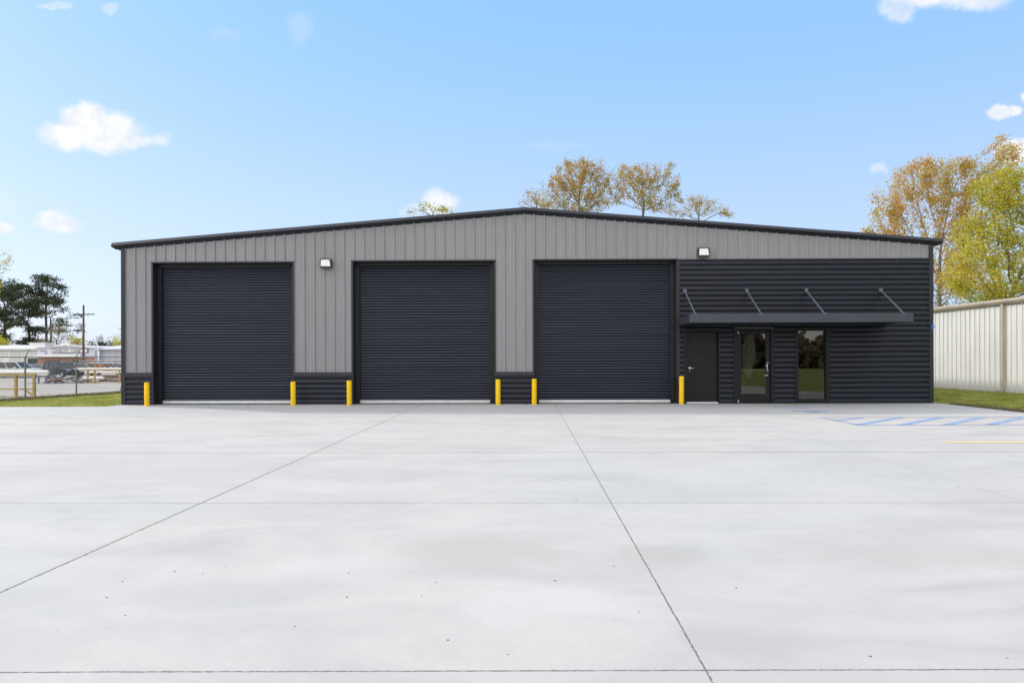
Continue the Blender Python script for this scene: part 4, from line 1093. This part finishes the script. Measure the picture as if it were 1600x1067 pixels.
# ------------------------------------------------------------------ far workshops
def far(name, label, x0, y0):
    o = empty(name, (x0, y0, -.65)); tag(o, label, 'building'); return o
def sheet_wall(mb, x0, x1, z0, z1, pitch=.6):
    x = x0
    while x < x1-.01:
        xe = min(x+pitch, x1)
        mb.quad((x, 0, z0), (xe-.06, 0, z0), (xe-.06, 0, z1), (x, 0, z1)); mb.quad((xe-.06, 0, z0), (xe-.03, -.05, z0), (xe-.03, -.05, z1), (xe-.06, 0, z1)); mb.quad((xe-.03, -.05, z0), (xe, 0, z0), (xe, 0, z1), (xe-.03, -.05, z1))
        x = xe
b1 = far('workshop', 'long beige metal workshop with a white rooftop unit at the far left', -84, 100)
mb = MB(); sheet_wall(mb, -30, 16.0, 0, 3.45); mb.quad((16, 0, 0), (16, 12, 0), (16, 12, 3.45), (16, 0, 3.45)); mb.build('wall', M['beige_far'], b1)
mb = MB(); mb.quad((-30, -.3, 3.46), (16.1, -.3, 3.46), (16.1, 7, 4.15), (-30, 7, 4.15)); mb.box(-30, 16.1, -.34, -.28, 3.28, 3.47); mb.build('roof', M['roof_far'], b1)
mb = MB(); mb.box(11.3, 13.6, 3, 5, 3.7, 4.35); mb.box(11.1, 13.8, 2.8, 5.2, 4.352, 4.42); mb.build('rooftop_unit', M['white_far'], b1, bevel=.04)
for x in (4.2, 9.6):
    mb = MB(); mb.box(x, x+1.0, -.06, .02, 0, 2.1); mb.build('door', M['white_far'], b1)
mb = MB(); mb.box(13.2, 15.2, -.07, -.052, .9, 2.1); mb.build('window', M['carglass'], b1)
for x in (2, 15.6):
    mb = MB(); mb.box(x, x+.12, -.16, -.055, 0, 3.3); mb.build('downspout', M['tan'], b1)
mb = MB(); mb.box(-20, 8.5, -.9, -.1, 0, 1.9); 
b2_ = far('shopfront', 'gabled shopfront with a long white sign over a brick band', -68, 98)
mb = MB(); mb.quad((0, 0, 2.35), (8.1, 0, 2.35), (8.1, 0, 3.45), (4.1, 0, 3.78), (0, 0, 3.45)); mb.quad((0, 0, 0), (0, 10, 0), (0, 10, 3.45), (0, 0, 3.45)); mb.build('upper_wall', M['lilac_far'], b2_)
mb = MB(); mb.prism([(-.1, 3.452), (4.1, 3.785), (8.2, 3.452), (8.2, 3.60), (4.1, 3.95), (-.1, 3.60)], -.25, 10); mb.build('roof', M['roof_far'], b2_)
mb = MB(); mb.quad((0, 0.01, 0), (8.1, .01, 0), (8.1, .01, 2.35), (0, .01, 2.35)); mb.build('brick_wall', M['brick'], b2_)
mb = MB(); mb.prism([(0, 2.28), (6.6, 2.28), (6.6, 2.62), (3.4, 2.66), (0, 2.40)], -.9, -.05); mb.build('awning', M['white_far'], b2_)
mb = MB(); mb.box(2.1, 7.2, -.12, -.01, 2.86, 3.42); sg = mb.build('sign_back', M['dark_far'], b2_)
mb = MB(); mb.box(2.2, 7.12, -.16, -.121, 2.93, 3.37); mb.build('sign_board', M['white_far'], sg)
def text(s, size, loc, mat, parent, name='lettering'):
    cu = bpy.data.curves.new(name, 'FONT'); cu.body = s; cu.size = size; cu.extrude = .01; cu.align_x = 'LEFT'
    tmp = bpy.data.objects.new(name, cu); col.objects.link(tmp); bpy.context.view_layer.update()
    me = bpy.data.meshes.new_from_object(tmp.evaluated_get(bpy.context.evaluated_depsgraph_get()))
    bpy.data.objects.remove(tmp); me.materials.clear(); me.materials.append(mat)
    o = bpy.data.objects.new(name, me); col.objects.link(o); o.parent = parent; o.location = loc; o.rotation_euler = (R(90), 0, 0); return o
text('GAMES EYE - CLINIC', .42, (2.35, -.175, 3.0), M['black_far'], sg)
text('GAMES', .30, (.35, -.02, 3.0), M['bluepaint'], b2_); text('EYE', .28, (.95, -.02, 2.72), M['bluepaint'], b2_)
for x in (1.2, 5.0):
    mb = MB(); mb.box(x, x+1.9, -.03, .005, .3, 1.75); mb.build('window', M['carglass'], b2_)
b3_ = far('grey_workshop', 'pale grey metal workshop between the shopfront and the building corner', -59.85, 99)
mb = MB(); sheet_wall(mb, 0, 26, 0, 3.38, .8); mb.build('wall', M['grey_far'], b3_)
mb = MB(); mb.quad((.1, -.3, 3.40), (26, -.3, 3.40), (26, 7, 4.25), (.1, 7, 4.25)); mb.box(.1, 26, -.36, -.3, 3.26, 3.41); mb.build('roof', M['grey_far'], b3_)
mb = MB(); mb.box(4.2, 4.4, -.2, -.055, 0, 3.0); mb.build('downspout', M['white_far'], b3_)
mb = MB(); mb.box(1.2, 25, -.45, -.06, 0, .9); mb.build('loading_dock', M['dark_far'], b3_)

bpy.context.view_layer.update()
